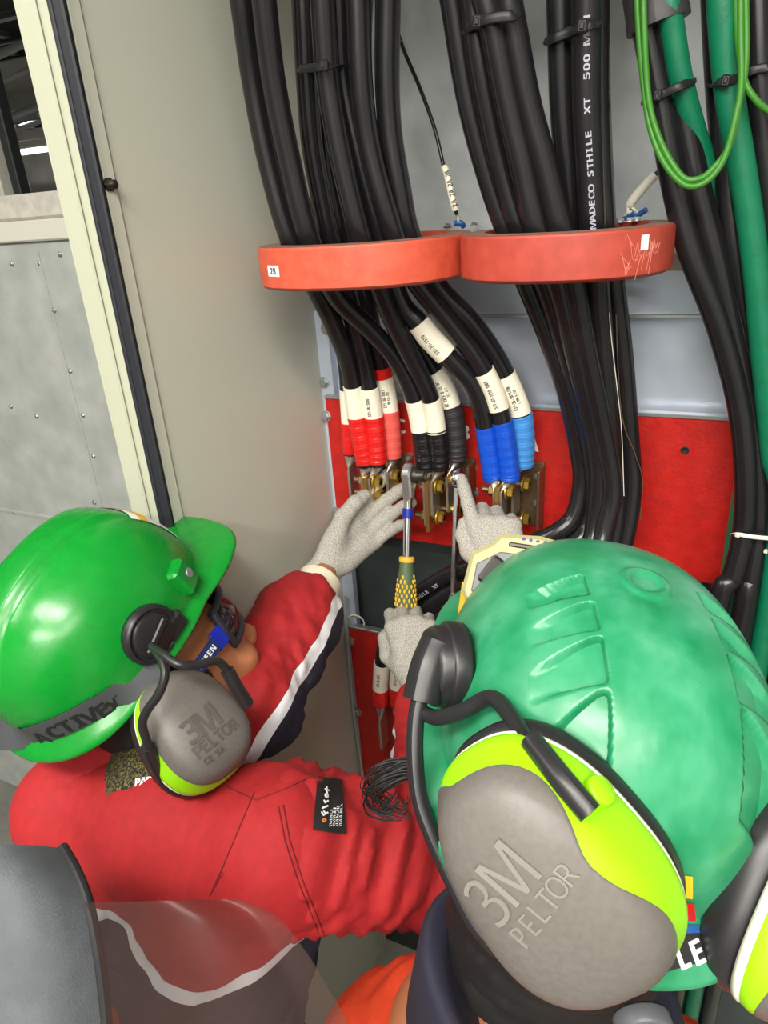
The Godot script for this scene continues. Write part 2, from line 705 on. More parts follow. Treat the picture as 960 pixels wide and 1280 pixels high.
func _ready() -> void:
	# camera, sky, lamps, exposure
	camera_axes()
	materials()
	var cam := Camera3D.new()
	cam.name = "camera"
	cam.transform = Transform3D(Basis(RT, -DN, -FW), CAM)
	cam.fov = rad_to_deg(2.0 * atan(640.0 / FOC))
	cam.near = 0.02
	cam.current = true
	add_child(cam)
	var we := WorldEnvironment.new()
	we.name = "environment"
	var env := Environment.new()
	env.background_mode = Environment.BG_COLOR
	env.background_color = c8(150, 152, 150)
	env.background_energy_multiplier = 0.5
	env.tonemap_mode = Environment.TONE_MAPPER_LINEAR
	env.tonemap_exposure = 0.96
	env.sdfgi_enabled = true
	env.ssao_enabled = true
	env.ssil_enabled = true
	we.environment = env
	add_child(we)
	# fluorescent fittings of the hall: [x, y, z, length along x, along z, energy]
	ceiling_lamp(Vector3(0.5, 3.26, 1.9), 1.5, 0.30, 8.0, true, "long ceiling lamp in front of the cabinet")
	ceiling_lamp(Vector3(2.0, 3.26, 2.6), 0.30, 1.5, 5.0, true, "long ceiling lamp to the right of the cabinet front")
	ceiling_lamp(Vector3(-1.3, 3.26, 1.8), 0.30, 1.5, 3.5, true, "long ceiling lamp to the left of the cabinet front")
	ceiling_lamp(Vector3(0.9, 3.26, 3.3), 1.5, 0.30, 12.0, true, "long ceiling lamp farthest out in front of the cabinet")
	hall()
	cabinet()
	plates()
	transformers()
	cables()
	busbars()
	small_wires()
	tools()
	left_worker()
	right_worker()
	hooded_worker()
	for c in get_children():
		if c is Node3D and c.has_meta("category"):
			settle(c)


func ceiling_lamp(at: Vector3, lx: float, lz: float, energy: float, lit: bool, label: String) -> void:
	var o := thing("ceiling_lamp", label, "lamp", Transform3D(Basis.IDENTITY, at))
	var b := MB.new()
	b.box(Transform3D(Basis.IDENTITY, Vector3(0, 0.02, 0)), Vector3(lx + 0.06, 0.04, lz + 0.06), 0.006)
	part("housing", b, M.pale_steelwork, o)
	b = MB.new()
	b.box(Transform3D(Basis.IDENTITY, Vector3(0, -0.008, 0)), Vector3(lx, 0.016, lz), 0.004)
	part("lamp_tube", b, M.lamp_glow, o)
	if lit:
		var l := AreaLight3D.new()
		l.name = "lamp_light"
		l.area_size = Vector2(lx, lz)
		l.light_energy = energy
		l.light_color = c8(255, 251, 242)
		l.shadow_enabled = true
		l.area_range = 12.0
		l.transform = Transform3D(Basis(Vector3.RIGHT, Vector3.FORWARD, Vector3.UP), Vector3(0, -0.03, 0))
		l.transform.basis = Basis(Vector3(1, 0, 0), Vector3(0, 0, -1), Vector3(0, 1, 0))
		o.add_child(l)


func slab(a: Vector3, b: Vector3, bev := 0.0) -> MB:
	var m := MB.new()
	m.box(Transform3D(Basis.IDENTITY, (a + b) * 0.5), (b - a).abs(), bev)
	return m


func bolt_head(r: float, h: float) -> ArrayMesh:      # hex head with washer, facing +z
	var m := MB.new()
	m.lathe(Transform3D(Basis(Vector3.RIGHT, Vector3.BACK, Vector3.DOWN), Vector3.ZERO), PackedVector2Array([Vector2(0, 0), Vector2(r * 1.45, 0), Vector2(r * 1.45, 0), Vector2(r * 1.45, h * 0.3), Vector2(r * 1.4, h * 0.35), Vector2(0, h * 0.35)]), 16)
	m.prism(Transform3D(Basis.IDENTITY, Vector3(0, 0, h * 0.3)), hexagon(r), h, h * 0.18)
	return m.mesh()


func hall() -> void:
	struct("floor", slab(Vector3(-7, -0.1, -5), Vector3(3.2, 0, 4)), M.concrete)
	struct("ceiling", slab(Vector3(-7, 3.3, -5), Vector3(3.2, 3.4, 4)), M.hall_wall)
	struct("wall_left", slab(Vector3(-7.1, 0, -5), Vector3(-7, 3.3, 4)), M.hall_wall)
	struct("wall_right", slab(Vector3(3.2, 0, -5), Vector3(3.3, 3.3, 4)), M.hall_wall)
	struct("wall_back", slab(Vector3(-7, 0, -5.1), Vector3(3.2, 3.3, -5)), M.hall_wall)
	struct("wall_front", slab(Vector3(-7, 0, 4), Vector3(3.2, 3.3, 4.1)), M.hall_wall)
	# neighbouring low cabinet: its front is the grey sheet at the left edge
	var zf := -0.12
	var top := zp(40, 302, zf).y
	var o := thing("equipment_cabinet", "grey sheet metal cabinet standing beyond the open cabinet frame", "cabinet")
	part("body", slab(Vector3(-2.6, 0, zf - 0.5), Vector3(-0.12, top, zf), 0.004), M.cabinet_grey, o)
	part("top_rail", slab(Vector3(-2.6, top, zf - 0.06), Vector3(-0.12, top + 0.045, zf + 0.012), 0.004), M.pale_steelwork, o)
	var bm := bolt_head(0.0045, 0.003)
	for q in [[50, 330], [68, 388], [88, 464], [104, 519], [117, 570], [46, 520], [15, 330], [14, 508], [75, 318], [118, 628], [18, 640]]:
		same("rivet", bm, M.bolt_steel, o, Transform3D(Basis.IDENTITY, zp(q[0], q[1], zf)))
	var seam := MB.new()
	var a := zp(50, 312, zf)
	var b := zp(121, 628, zf)
	seam.box(Transform3D(Basis.IDENTITY, Vector3((a.x + b.x) * 0.5, (a.y + b.y) * 0.5 - 0.2, zf + 0.001)), Vector3(0.012, a.y - b.y + 0.4, 0.004), 0.001)
	part("seam_strip", seam, M.cabinet_grey, o)
	seam = MB.new()
	var c := zp(20, 640, zf)
	seam.box(Transform3D(Basis.IDENTITY, Vector3(-0.9, c.y, zf + 0.001)), Vector3(1.4, 0.01, 0.004), 0.001)
	part("seam_strip", seam, M.cabinet_grey, o)
	# wooden-looking pale ledge lying on the grey cabinet
	var lg := thing("ledge_board", "worn pale board lying on top of the grey sheet metal cabinet", "board")
	part("board", slab(Vector3(-1.6, top + 0.046, zf - 0.10), Vector3(-0.15, top + 0.10, zf - 0.01), 0.006), M.worn_board, lg)
	hall_steel(zf, top)


func hall_steel(zf: float, top: float) -> void:
	# frames of the switch room seen past the cabinet edge
	var z1 := zf - 0.45
	var post := thing("steel_post", "pale upright steel post behind the grey cabinet", "post")
	var pb := zp(8, 250, z1)
	part("post", slab(Vector3(pb.x - 0.035, top, z1 - 0.03), Vector3(pb.x + 0.03, 3.28, z1 + 0.03), 0.004), M.pale_steelwork, post)
	post = thing("steel_post", "dark upright steel post right beside the pale post", "post")
	pb = zp(26, 230, z1 - 0.02)
	part("post", slab(Vector3(pb.x - 0.02, top, z1 - 0.04), Vector3(pb.x + 0.014, 3.28, z1 + 0.0), 0.004), M.dark_steelwork, post)
	for q in [[[-1.9, -1.4], "dark equipment rack with louvred foot close behind the pale post"], [[-3.1, -2.6], "dark equipment rack further back in the hall"]]:
		var r := thing("equipment_rack", q[1], "rack")
		var x: float = q[0][0]
		var z: float = q[0][1]
		for dx in [0.0, 0.75]:
			for dz in [0.0, -0.5]:
				part("post", slab(Vector3(x + dx - 0.03, 0, z + dz - 0.03), Vector3(x + dx + 0.03, 3.0, z + dz + 0.03), 0.003), M.dark_steelwork, r)
		for y in [0.3, 0.9, 1.92, 2.35, 2.7, 2.96]:
			part("shelf", slab(Vector3(x, y, z - 0.5), Vector3(x + 0.75, y + 0.05, z)), M.dark_steelwork, r)
		part("back_sheet", slab(Vector3(x, 0.3, z - 0.53), Vector3(x + 0.75, 2.5, z - 0.51)), M.hall_wall, r)
		for k in 9:
			part("slat", slab(Vector3(x + 0.05 + k * 0.075, 1.92, z - 0.01), Vector3(x + 0.09 + k * 0.075, 2.22, z + 0.01), 0.003), M.bronze, r)
	for q in [["thin pale conduit pipe highest in the gap beside the door frame", 60, 40, -1.9, 0.02], ["second pale conduit pipe down in the gap beside the door frame", 40, 85, -2.4, 0.018], ["third pale conduit pipe down in the gap beside the door frame", 60, 128, -1.6, 0.016], ["lowest pale conduit pipe in the gap beside the door frame", 50, 150, -2.8, 0.022]]:
		var cp := thing("conduit_pipe", q[0], "pipe")
		var at := zp(q[1], q[2], q[3])
		var cb := MB.new()
		cb.tube(PackedVector3Array([at + Vector3(-2.0, -0.25, 0.0), at, at + Vector3(0.6, 0.08, 0.0)]), flat(q[4]), 10)
		part("pipe", cb, M.bolt_steel, cp)
	ceiling_lamp(zp(-10, 244, -1.2) + Vector3(-0.1, 0, 0), 0.5, 0.06, 0.6, true, "small strip lamp low at the left picture edge")
	for k in 5:
		var tr := thing("cable_tray", ["overhead cable tray nearest the cabinet", "second overhead cable tray from the cabinet", "third overhead cable tray from the cabinet", "fourth overhead cable tray from the cabinet", "farthest overhead cable tray in the hall"][k], "cable tray")
		var z := -0.9 - k * 0.7
		var y := 2.65 + 0.12 * (k % 3)
		for dz in [0.0, 0.28]:
			part("side_rail", slab(Vector3(-6.5, y, z + dz), Vector3(-0.3, y + 0.07, z + dz + 0.02)), M.dark_steelwork, tr)
		for j in 16:
			part("rung", slab(Vector3(-6.2 + j * 0.38, y + 0.01, z), Vector3(-6.15 + j * 0.38, y + 0.035, z + 0.3)), M.bolt_steel, tr)
	ceiling_lamp(Vector3(-3.0, 2.42, -2.2), 0.55, 0.12, 2.5, true, "bright hanging strip lamp seen between the posts")
	ceiling_lamp(Vector3(-5.0, 3.2, -2.6), 1.2, 0.2, 5.0, true, "strip lamp far along the hall ceiling")


func cabinet() -> void:
	var o := thing("switchgear_cabinet", "open beige electrical cabinet with black door seal and galvanised back sheet", "cabinet")
	var zf := 0.43
	part("side_panel", slab(Vector3(-0.02, 0.1, -0.1), Vector3(0, 2.45, zf), 0.001), M.beige_paint, o)
	part("back_sheet", slab(Vector3(-0.02, 0.1, -0.12), Vector3(1.25, 2.45, -0.10)), M.sheet_grey, o)
	part("roof_panel", slab(Vector3(-0.02, 2.45, -0.12), Vector3(1.25, 2.48, zf)), M.beige_paint, o)
	part("floor_panel", slab(Vector3(-0.02, 0.06, -0.12), Vector3(1.25, 0.1, zf)), M.beige_paint, o)
	part("side_panel", slab(Vector3(1.23, 0.1, -0.1), Vector3(1.25, 2.45, zf)), M.beige_paint, o)
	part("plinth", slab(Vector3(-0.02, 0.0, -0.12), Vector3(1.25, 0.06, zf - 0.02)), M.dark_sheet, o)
	# front frame: flange returning to the left of the opening, then the black seal on its inner edge
	var xa := xp(150, 325, 0.0)
	part("front_frame", slab(Vector3(-0.066, 0.1, zf - 0.03), Vector3(0.0, 2.48, zf), 0.003), M.cream_paint, o)
	part("frame_edge", slab(Vector3(-0.074, 0.1, zf - 0.06), Vector3(-0.066, 2.48, zf - 0.004), 0.002), M.cream_paint, o)
	part("outer_side", slab(Vector3(-0.074, 0.1, -0.1), Vector3(-0.068, 2.45, zf - 0.06)), M.cream_paint, o)
	var fr := part("frame_lip", slab(Vector3(-0.040, 0.1, zf), Vector3(-0.033, 2.48, zf + 0.005), 0.002), M.cream_paint, o)
	var b := MB.new()
	b.box(Transform3D(Basis.IDENTITY, Vector3(-0.0035, 1.27, zf + 0.003)), Vector3(0.021, 2.34, 0.007), 0.002)
	b.box(Transform3D(Basis.IDENTITY, Vector3(-0.0095, 1.27, zf + 0.007)), Vector3(0.006, 2.34, 0.004), 0.0015)
	part("door_seal", b, M.seal_rubber, o)
	part("inner_lip", slab(Vector3(0.0, 0.1, zf - 0.024), Vector3(0.003, 2.44, zf - 0.006), 0.001), M.beige_paint, o)
	b = MB.new()
	var p := xp(135, 231, 0.002)
	var t := Transform3D(Basis(Vector3.BACK, Vector3.UP, Vector3.LEFT) * Basis(Vector3.UP, PI), p)
	b.lathe(Transform3D(Basis(Vector3.BACK, Vector3.RIGHT, Vector3.UP), p), PackedVector2Array([Vector2(0, 0), Vector2(0.008, 0), Vector2(0.008, 0.003), Vector2(0.0055, 0.003), Vector2(0.0055, 0.011), Vector2(0, 0.011)]), 6)
	part("stud", b, M.dark_steel, o)
	# pair of horizontal rails across the back
	var zr := -0.02
	var ya := zp(700, 322, 0.03).y
	var yb := zp(700, 343, 0.03).y
	var yc := zp(700, 392, zr).y
	var rail := MB.new()
	rail.box(Transform3D(Basis.IDENTITY, Vector3(0.62, (ya + yb) * 0.5, 0.0)), Vector3(1.2, ya - yb, 0.05), 0.002)
	part("rail", rail, M.pale_steelwork, o)
	part("rail_web", slab(Vector3(0.02, yc, zr - 0.05), Vector3(1.22, yb, zr)), M.galvanised, o)
	part("rail_lip", slab(Vector3(0.02, yc - 0.006, zr - 0.05), Vector3(1.22, yc, zr + 0.008), 0.001), M.bolt_steel, o)
	# galvanised sheet between the rails and the red plate, and the dark sheet further down
	var yd := zp(700, 522, 0.0).y
	var zs := -0.03
	part("galvanised_sheet", slab(Vector3(0.0, yd - 0.02, zs - 0.02), Vector3(1.22, yc - 0.006, zs)), M.galvanised, o)
	part("edge_strip", slab(Vector3(0.0, 0.3, -0.03), Vector3(0.026, yc + 0.006, -0.012), 0.001), M.galvanised, o)
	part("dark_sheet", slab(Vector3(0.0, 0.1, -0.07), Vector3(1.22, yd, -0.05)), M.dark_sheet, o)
	var bm := bolt_head(0.0075, 0.005)
	for q in [[408, 411], [405, 478]]:
		same("bolt", bm, M.bolt_steel, o, Transform3D(Basis.IDENTITY, zp(q[0], q[1], -0.012)))
	same("bolt", bm, M.dark_steel, o, Transform3D(Basis.IDENTITY, zp(357, 33, -0.10)))
	same("bolt", bm, M.dark_steel, o, Transform3D(Basis.IDENTITY, zp(381, 128, -0.10)))
	# grey edging along the lower plate
	b = MB.new()
	b.tube(curve([zp(430, 744, 0.005), zp(441, 880, 0.005), zp(451, 953, 0.005), zp(485, 1207, 0.005)], 6), flat(0.0035), 8)
	part("edge_cord", b, M.cabinet_grey, o)


func plates() -> void:
	var bm := bolt_head(0.0072, 0.005)
	var o := thing("mounting_plate", "upper red insulating plate behind the three cable terminals", "plate")
	var yt := zp(660, 512, 0.0).y
	var yb := zp(480, 671, 0.0).y
	var b := slab(Vector3(0.012, yb, -0.012), Vector3(0.745, yt, 0.0), 0.001)
	part("plate", b, M.red_plate, o)
	for q in [[408, 520], [421, 640], [512, 573], [589, 584], [673, 594], [672, 627], [592, 615], [406, 580]]:
		if q[1] != 580:
			same("bolt", bm, M.bolt_steel, o, Transform3D(Basis.IDENTITY, zp(q[0], q[1], 0.0)))
	b = MB.new()
	b.lathe(Transform3D(Basis(Vector3.RIGHT, Vector3.BACK, Vector3.DOWN), zp(856, 563, 0.0)), PackedVector2Array([Vector2(0, 0.0004), Vector2(0.0045, 0.0004), Vector2(0.0045, 0.0015), Vector2(0.0062, 0.001), Vector2(0.0062, 0)]), 20)
	part("hole", b, M.label_black, o)
	part("top_trim", slab(Vector3(0.012, yt, -0.014), Vector3(0.745, yt + 0.006, 0.003), 0.001), M.bolt_steel, o)
	for q in [["C", 500, 533], ["B", 580, 541], ["A", 665, 555]]:
		b = MB.new()
		letters(b, q[0], 0.026, Transform3D(Basis.IDENTITY, zp(q[1], q[2], 0.0005)))
		part("letter", b, M.white, o)
	o = thing("mounting_plate", "lower red insulating plate beside the curled white cord", "plate")
	yt = zp(450, 787, 0.0).y
	part("plate", slab(Vector3(0.012, 0.55, -0.012), Vector3(0.745, yt, 0.0), 0.001), M.red_plate, o)
	for q in [[438, 801], [447, 890], [486, 1206]]:
		same("bolt", bm, M.bolt_steel, o, Transform3D(Basis.IDENTITY, zp(q[0], q[1], 0.0)))
	part("top_trim", slab(Vector3(0.012, yt, -0.014), Vector3(0.745, yt + 0.005, 0.002), 0.001), M.bolt_steel, o)
	o = thing("bracket_bolt", "loose bolt on the dark sheet beside the glove cuff", "bolt", Transform3D(Basis.IDENTITY, zp(438, 743, -0.05)))
	same("bolt_head", bm, M.bolt_steel, o, Transform3D.IDENTITY)
	# curled white cord hanging below the upper plate
	b = MB.new()
	var ps := []
	var c := zp(447, 774, -0.02)
	for k in 13:
		var a := TAU * k / 12.0 + 2.6
		ps.append(c + Vector3(cos(a) * 0.019, sin(a) * 0.016, 0.001 * k))
	ps.append(zp(428, 768, -0.01))
	b.tube(curve(ps, 4), flat(0.002), 8)
	o = thing("curled_cord", "thin white cord curled in a loop against the dark sheet", "cord")
	part("cord", b, M.tie_white, o)


func ring(cx: float, cz: float, rx: float, rz: float, y: float, h: float, wall: float, pw: float, called: String, label: String) -> Node3D:
	var o := thing(called, label, "transformer", Transform3D(Basis.IDENTITY, Vector3(cx, y, cz)))
	var n := 72
	var outer := ngon(n, rx, rz, pw)
	var inner := ngon(n, rx - wall, rz - wall, pw)
	var body := []
	var bev := 0.004
	for s in [[outer, -0.5 * h + bev, 0.0], [outer, 0.5 * h - bev, 0.0], [outer, 0.5 * h - 0.001, 0.003]]:
		var r := []
		for k in n:
			var q: Vector2 = s[0][k]
			q -= q.normalized() * s[2]
			r.append(Vector3(q.x, s[1], -q.y))
		body.append(r)
	var b := MB.new()
	b.rows(body, true, true)
	body = []
	for s in [[inner, 0.5 * h], [inner, -0.5 * h]]:
		var r := []
		for k in n:
			r.append(Vector3(s[0][k].x, s[1], -s[0][k].y))
		body.append(r)
	b.rows(body, true, true)
	body = []
	for s in [[inner, -0.5 * h, 0.0], [outer, -0.5 * h, 0.004], [outer, -0.5 * h + bev, 0.0]]:
		var r := []
		for k in n:
			var q: Vector2 = s[0][k]
			q -= q.normalized() * s[2]
			r.append(Vector3(q.x, s[1], -q.y))
		body.append(r)
	b.rows(body, true, true)
	part("resin_ring", b, M.ring_resin, o)
	b = MB.new()
	body = []
	for s in [[outer, 0.5 * h - 0.0008, 0.003], [inner, 0.5 * h, 0.0]]:
		var r := []
		for k in n:
			var q: Vector2 = s[0][k]
			q -= q.normalized() * s[2]
			r.append(Vector3(q.x, s[1], -q.y))
		body.append(r)
	b.rows(body, true, true)
	part("top_face", b, M.ring_dust, o)
	return o


func transformers() -> void:
	var h := 0.054
	var y := zp(430, 336, 0.3).y
	var o := ring(0.193, 0.148, 0.146, 0.146, y, h, 0.03, 2.3, "current_transformer", "left orange resin ring transformer carrying a small white sticker")
	var o2 := ring(0.468, 0.132, 0.13, 0.13, y, h, 0.03, 2.3, "current_transformer", "right red-brown resin ring transformer with pale scratches")
	o2.get_node("resin_ring").material_override = tri(mat("ring_resin_red", c8(190, 74, 58), 0.5), 5.0, noise_tex(0.03, 4, Color(0.86, 0.82, 0.8), Color(1, 1, 1), 256, 43))
	var scr := MB.new()
	var rng := RandomNumberGenerator.new()
	rng.seed = 5
	for k in 16:
		var a0 := zp(745 + rng.randf() * 45, 292 + rng.randf() * 30, 0.2)
		var on := func(p: Vector3) -> Vector3:
			var q := Vector3(p.x - 0.468, 0, p.z - 0.132)
			return p
		var ang := 0.35 + rng.randf() * 0.5
		var yy := y - 0.02 + rng.randf() * 0.03
		var pts := []
		for j in 4:
			var a := ang + j * (0.02 + rng.randf() * 0.015)
			var q := Vector2(pow(cos(a), 2.0 / 2.3) * 0.13, pow(sin(a), 2.0 / 2.3) * 0.13)
			pts.append(Vector3(0.468 + q.x, yy + j * rng.randf_range(-0.008, 0.008), 0.132 + q.y))
		scr.tube(curve(pts, 3), flat(0.00025), 4)
	var sc := part("scratch", scr, mat("scratch_pale", c8(226, 150, 132), 0.7), o2)
	sc.transform = o2.transform.affine_inverse()
	# stickers follow the curved band
	ring_label(o, Vector3(0.193, y, 0.148), 0.146, zp(342, 339, 0.25), 0.026, 0.014, "2B")
	ring_label(o2, Vector3(0.468, y, 0.132), 0.13, zp(806, 303, 0.18), 0.011, 0.016, "")
	# terminal screws on the top of each ring
	var bm := bolt_head(0.005, 0.004)
	var up := Basis(Vector3.RIGHT, Vector3.FORWARD, Vector3.UP)
	for q in [[549, 283], [560, 283], [593, 282]]:
		var p := on_y(q[0], q[1], y + h * 0.5)
		same("screw", bm, M.bolt_steel, o, o.transform.affine_inverse() * Transform3D(up, p))
	for q in [[775, 278], [796, 276], [787, 277]]:
		var p := on_y(q[0], q[1], y + h * 0.5)
		same("screw", bm, M.bolt_steel, o2, o2.transform.affine_inverse() * Transform3D(up, p))
	# foot brackets that carry the rings off the rail
	for q in [[o, 0.193], [o2, 0.468]]:
		var b := slab(Vector3(q[1] - 0.05, y - h * 0.5 - 0.004, -0.02), Vector3(q[1] + 0.05, y - h * 0.5, 0.09), 0.001)
		var k: MeshInstance3D = part("bracket", b, M.dark_steelwork, q[0])
		k.transform = q[0].transform.affine_inverse()


func on_y(px: float, py: float, y: float) -> Vector3:
	var v := ray(px, py)
	return CAM + v * ((y - CAM.y) / v.y)


func ring_label(o: Node3D, c: Vector3, r: float, p: Vector3, w: float, h: float, txt: String) -> void:
	# sticker where the line of sight to p meets the outer band
	var v := (p - CAM).normalized()
	var best := p
	for k in 400:
		var q := CAM + v * (0.6 + k * 0.002)
		var e := pow(absf(q.x - c.x) / r, 2.3) + pow(absf(q.z - c.z) / r, 2.3)
		if e <= 1.0:
			best = q
			break
	var a := Vector2(best.x - c.x, best.z - c.z) / r
	var n := Vector3(signf(a.x) * pow(absf(a.x), 1.3), 0, signf(a.y) * pow(absf(a.y), 1.3)).normalized()
	var t := frame(best + n * 0.0002, n)
	var b := MB.new()
	b.box(t, Vector3(w, h, 0.0012), 0.0004)
	var inv := o.transform.affine_inverse()
	var s := part("sticker", b, M.white, o, inv)
	if txt != "":
		b = MB.new()
		letters(b, txt, 0.008, t.translated_local(Vector3(0, 0, 0.0007)))
		part("print", b, M.ink, s)


func px_of(p: Vector3) -> Vector2:
	var v := p - CAM
	var t := v.dot(FW)
	return Vector2(480 + FOC * v.dot(RT) / t, 640 + FOC * v.dot(DN) / t)


func path(q: Array, per := 8) -> PackedVector3Array:
	var ps := []
	for p in q:
		ps.append(zp(p[0], p[1], p[2]))
	return curve(ps, per)


func piece(ps: PackedVector3Array, ya: float, yb: float) -> PackedVector3Array:     # the stretch of a descending cable between two heights (picture rows)
	var out := PackedVector3Array()
	var last := Vector2.ZERO
	for i in ps.size():
		var s := px_of(ps[i])
		if i > 0:
			for y in [ya, yb]:
				if (last.y - y) * (s.y - y) < 0.0:
					out.append(ps[i - 1].lerp(ps[i], (y - last.y) / (s.y - last.y)))
		if s.y > ya and s.y < yb:
			out.append(ps[i])
		last = s
	return out


const CR := 0.0148

func cable(label: String, q: Array, m: Material, r := CR, down := false, group := "") -> Array:
	var o := thing("power_cable", label, "cable", Transform3D.IDENTITY, group)
	var pts := []
	for p in q:
		pts.append(zp(p[0], p[1], p[2]))
	# on up through the cabinet roof, and down to the cabinet floor where the photo shows no end
	var a0: Vector3 = pts[0]
	pts.push_front(Vector3(a0.x * 0.98, 2.46, a0.z))
	if down:
		var e0: Vector3 = pts[-1]
		pts.append(Vector3(e0.x, lerpf(e0.y, 0.1, 0.5), e0.z * 0.8))
		pts.append(Vector3(e0.x, 0.1, e0.z * 0.6))
	var ps := curve(pts)
	var b := MB.new()
	b.tube(ps, flat(r), 18)
	part("sheath", b, m, o)
	return [o, ps, r]


func sleeve(c: Array, ya: float, yb: float, called: String, m: Material, grow: float, ridges := 0.0, text := "") -> void:
	var ps := piece(c[1], ya, yb)
	if ps.size() < 2:
		return
	var fine := PackedVector3Array()
	for i in ps.size() - 1:
		for k in 4:
			fine.append(ps[i].lerp(ps[i + 1], k / 4.0))
	fine.append(ps[ps.size() - 1])
	var rs := PackedFloat32Array()
	var n := fine.size()
	for i in n:
		var e: float = c[2] + grow
		if ridges > 0.0:
			e += ridges * (0.5 + 0.5 * sin(i * 1.9)) + ridges * 0.6 * sin(i * 0.6)
		if i == n - 1 and ridges > 0.0:
			e *= 0.8
		rs.append(e)
	var b := MB.new()
	b.tube(fine, rs, 20)
	var o := part(called, b, m, c[0])
	if text != "":
		b = MB.new()
		var lines := text.split("|")
		for li in lines.size():
			# lettering runs along the cable, on the side that faces the room
			wrap_text(b, lines[li], fine, c[2] + grow + 0.0002, 0.0060 if li == 0 else 0.0045, 0.25 - 0.42 * li, 0.64)
		part("print", b, M.ink, o)


func wrap_text(b: MB, txt: String, ps: PackedVector3Array, r: float, h: float, ang: float, wide := 1.0) -> void:
	var total := 0.0
	for i in ps.size() - 1:
		total += ps[i].distance_to(ps[i + 1])
	var step := h * 0.80 * wide
	var at := minf((total + step * txt.length()) * 0.5, total - 0.001)
	for ch in txt:
		var run := 0.0
		for i in ps.size() - 1:
			var l := ps[i].distance_to(ps[i + 1])
			if run + l >= at:
				var p := ps[i].lerp(ps[i + 1], (at - run) / l)
				var d := (ps[i + 1] - ps[i]).normalized()
				var out := (CAM * 0.0 + Vector3(0.35, 0, 1)).normalized()
				out = (out - d * out.dot(d)).normalized()
				out = out.rotated(d, ang)
				# reads upward: x of the letter runs against the cable's downward course
				var x := -d
				if ch != " ":
					letters(b, ch, h, Transform3D(Basis(x * wide, out.cross(x), out), p + out * r), 0.0003)
				break
			run += l
		at -= step
		if at < 0.0:
			return


func lug(c: Array, top: Vector3, bot: Vector3, z_len := 0.034, thick := 0.005, m: Material = null) -> void:
	# crimp barrel below the sleeve, flattened to a drilled palm that stands edge-on to the room
	var ps: PackedVector3Array = c[1]
	var e := ps[ps.size() - 1]
	var b := MB.new()
	var segs := []
	var mid := top
	for k in 9:
		var f := k / 8.0
		var p := e.lerp(mid, f)
		var wx := lerpf(0.0105, thick * 0.5, smoothstep(0.25, 1.0, f))
		var wz := lerpf(0.0105, z_len * 0.5, smoothstep(0.2, 1.0, f))
		var r := []
		for j in 16:
			var a := TAU * j / 16.0
			r.append(p + Vector3(cos(a) * wx, 0, -sin(a) * wz))
		segs.append(r)
	b.rows(segs, true, false)
	var hgt := top.y - bot.y
	var poly := PackedVector2Array()
	for k in 7:
		var a := PI * k / 6.0
		poly.append(Vector2(cos(a) * z_len * 0.5, -hgt - sin(a) * 0.004))
	poly.reverse()
	poly = PackedVector2Array([Vector2(z_len * 0.5, 0.002), Vector2(-z_len * 0.5, 0.002), Vector2(-z_len * 0.5, -hgt), Vector2(-z_len * 0.4, -hgt - 0.004), Vector2(z_len * 0.4, -hgt - 0.004), Vector2(z_len * 0.5, -hgt)])
	b.prism(Transform3D(Basis(Vector3.BACK, Vector3.UP, Vector3.LEFT), top + Vector3(thick * 0.5, 0, 0)), poly, thick, 0.0006)
	part("lug", b, m if m else M.tin, c[0])


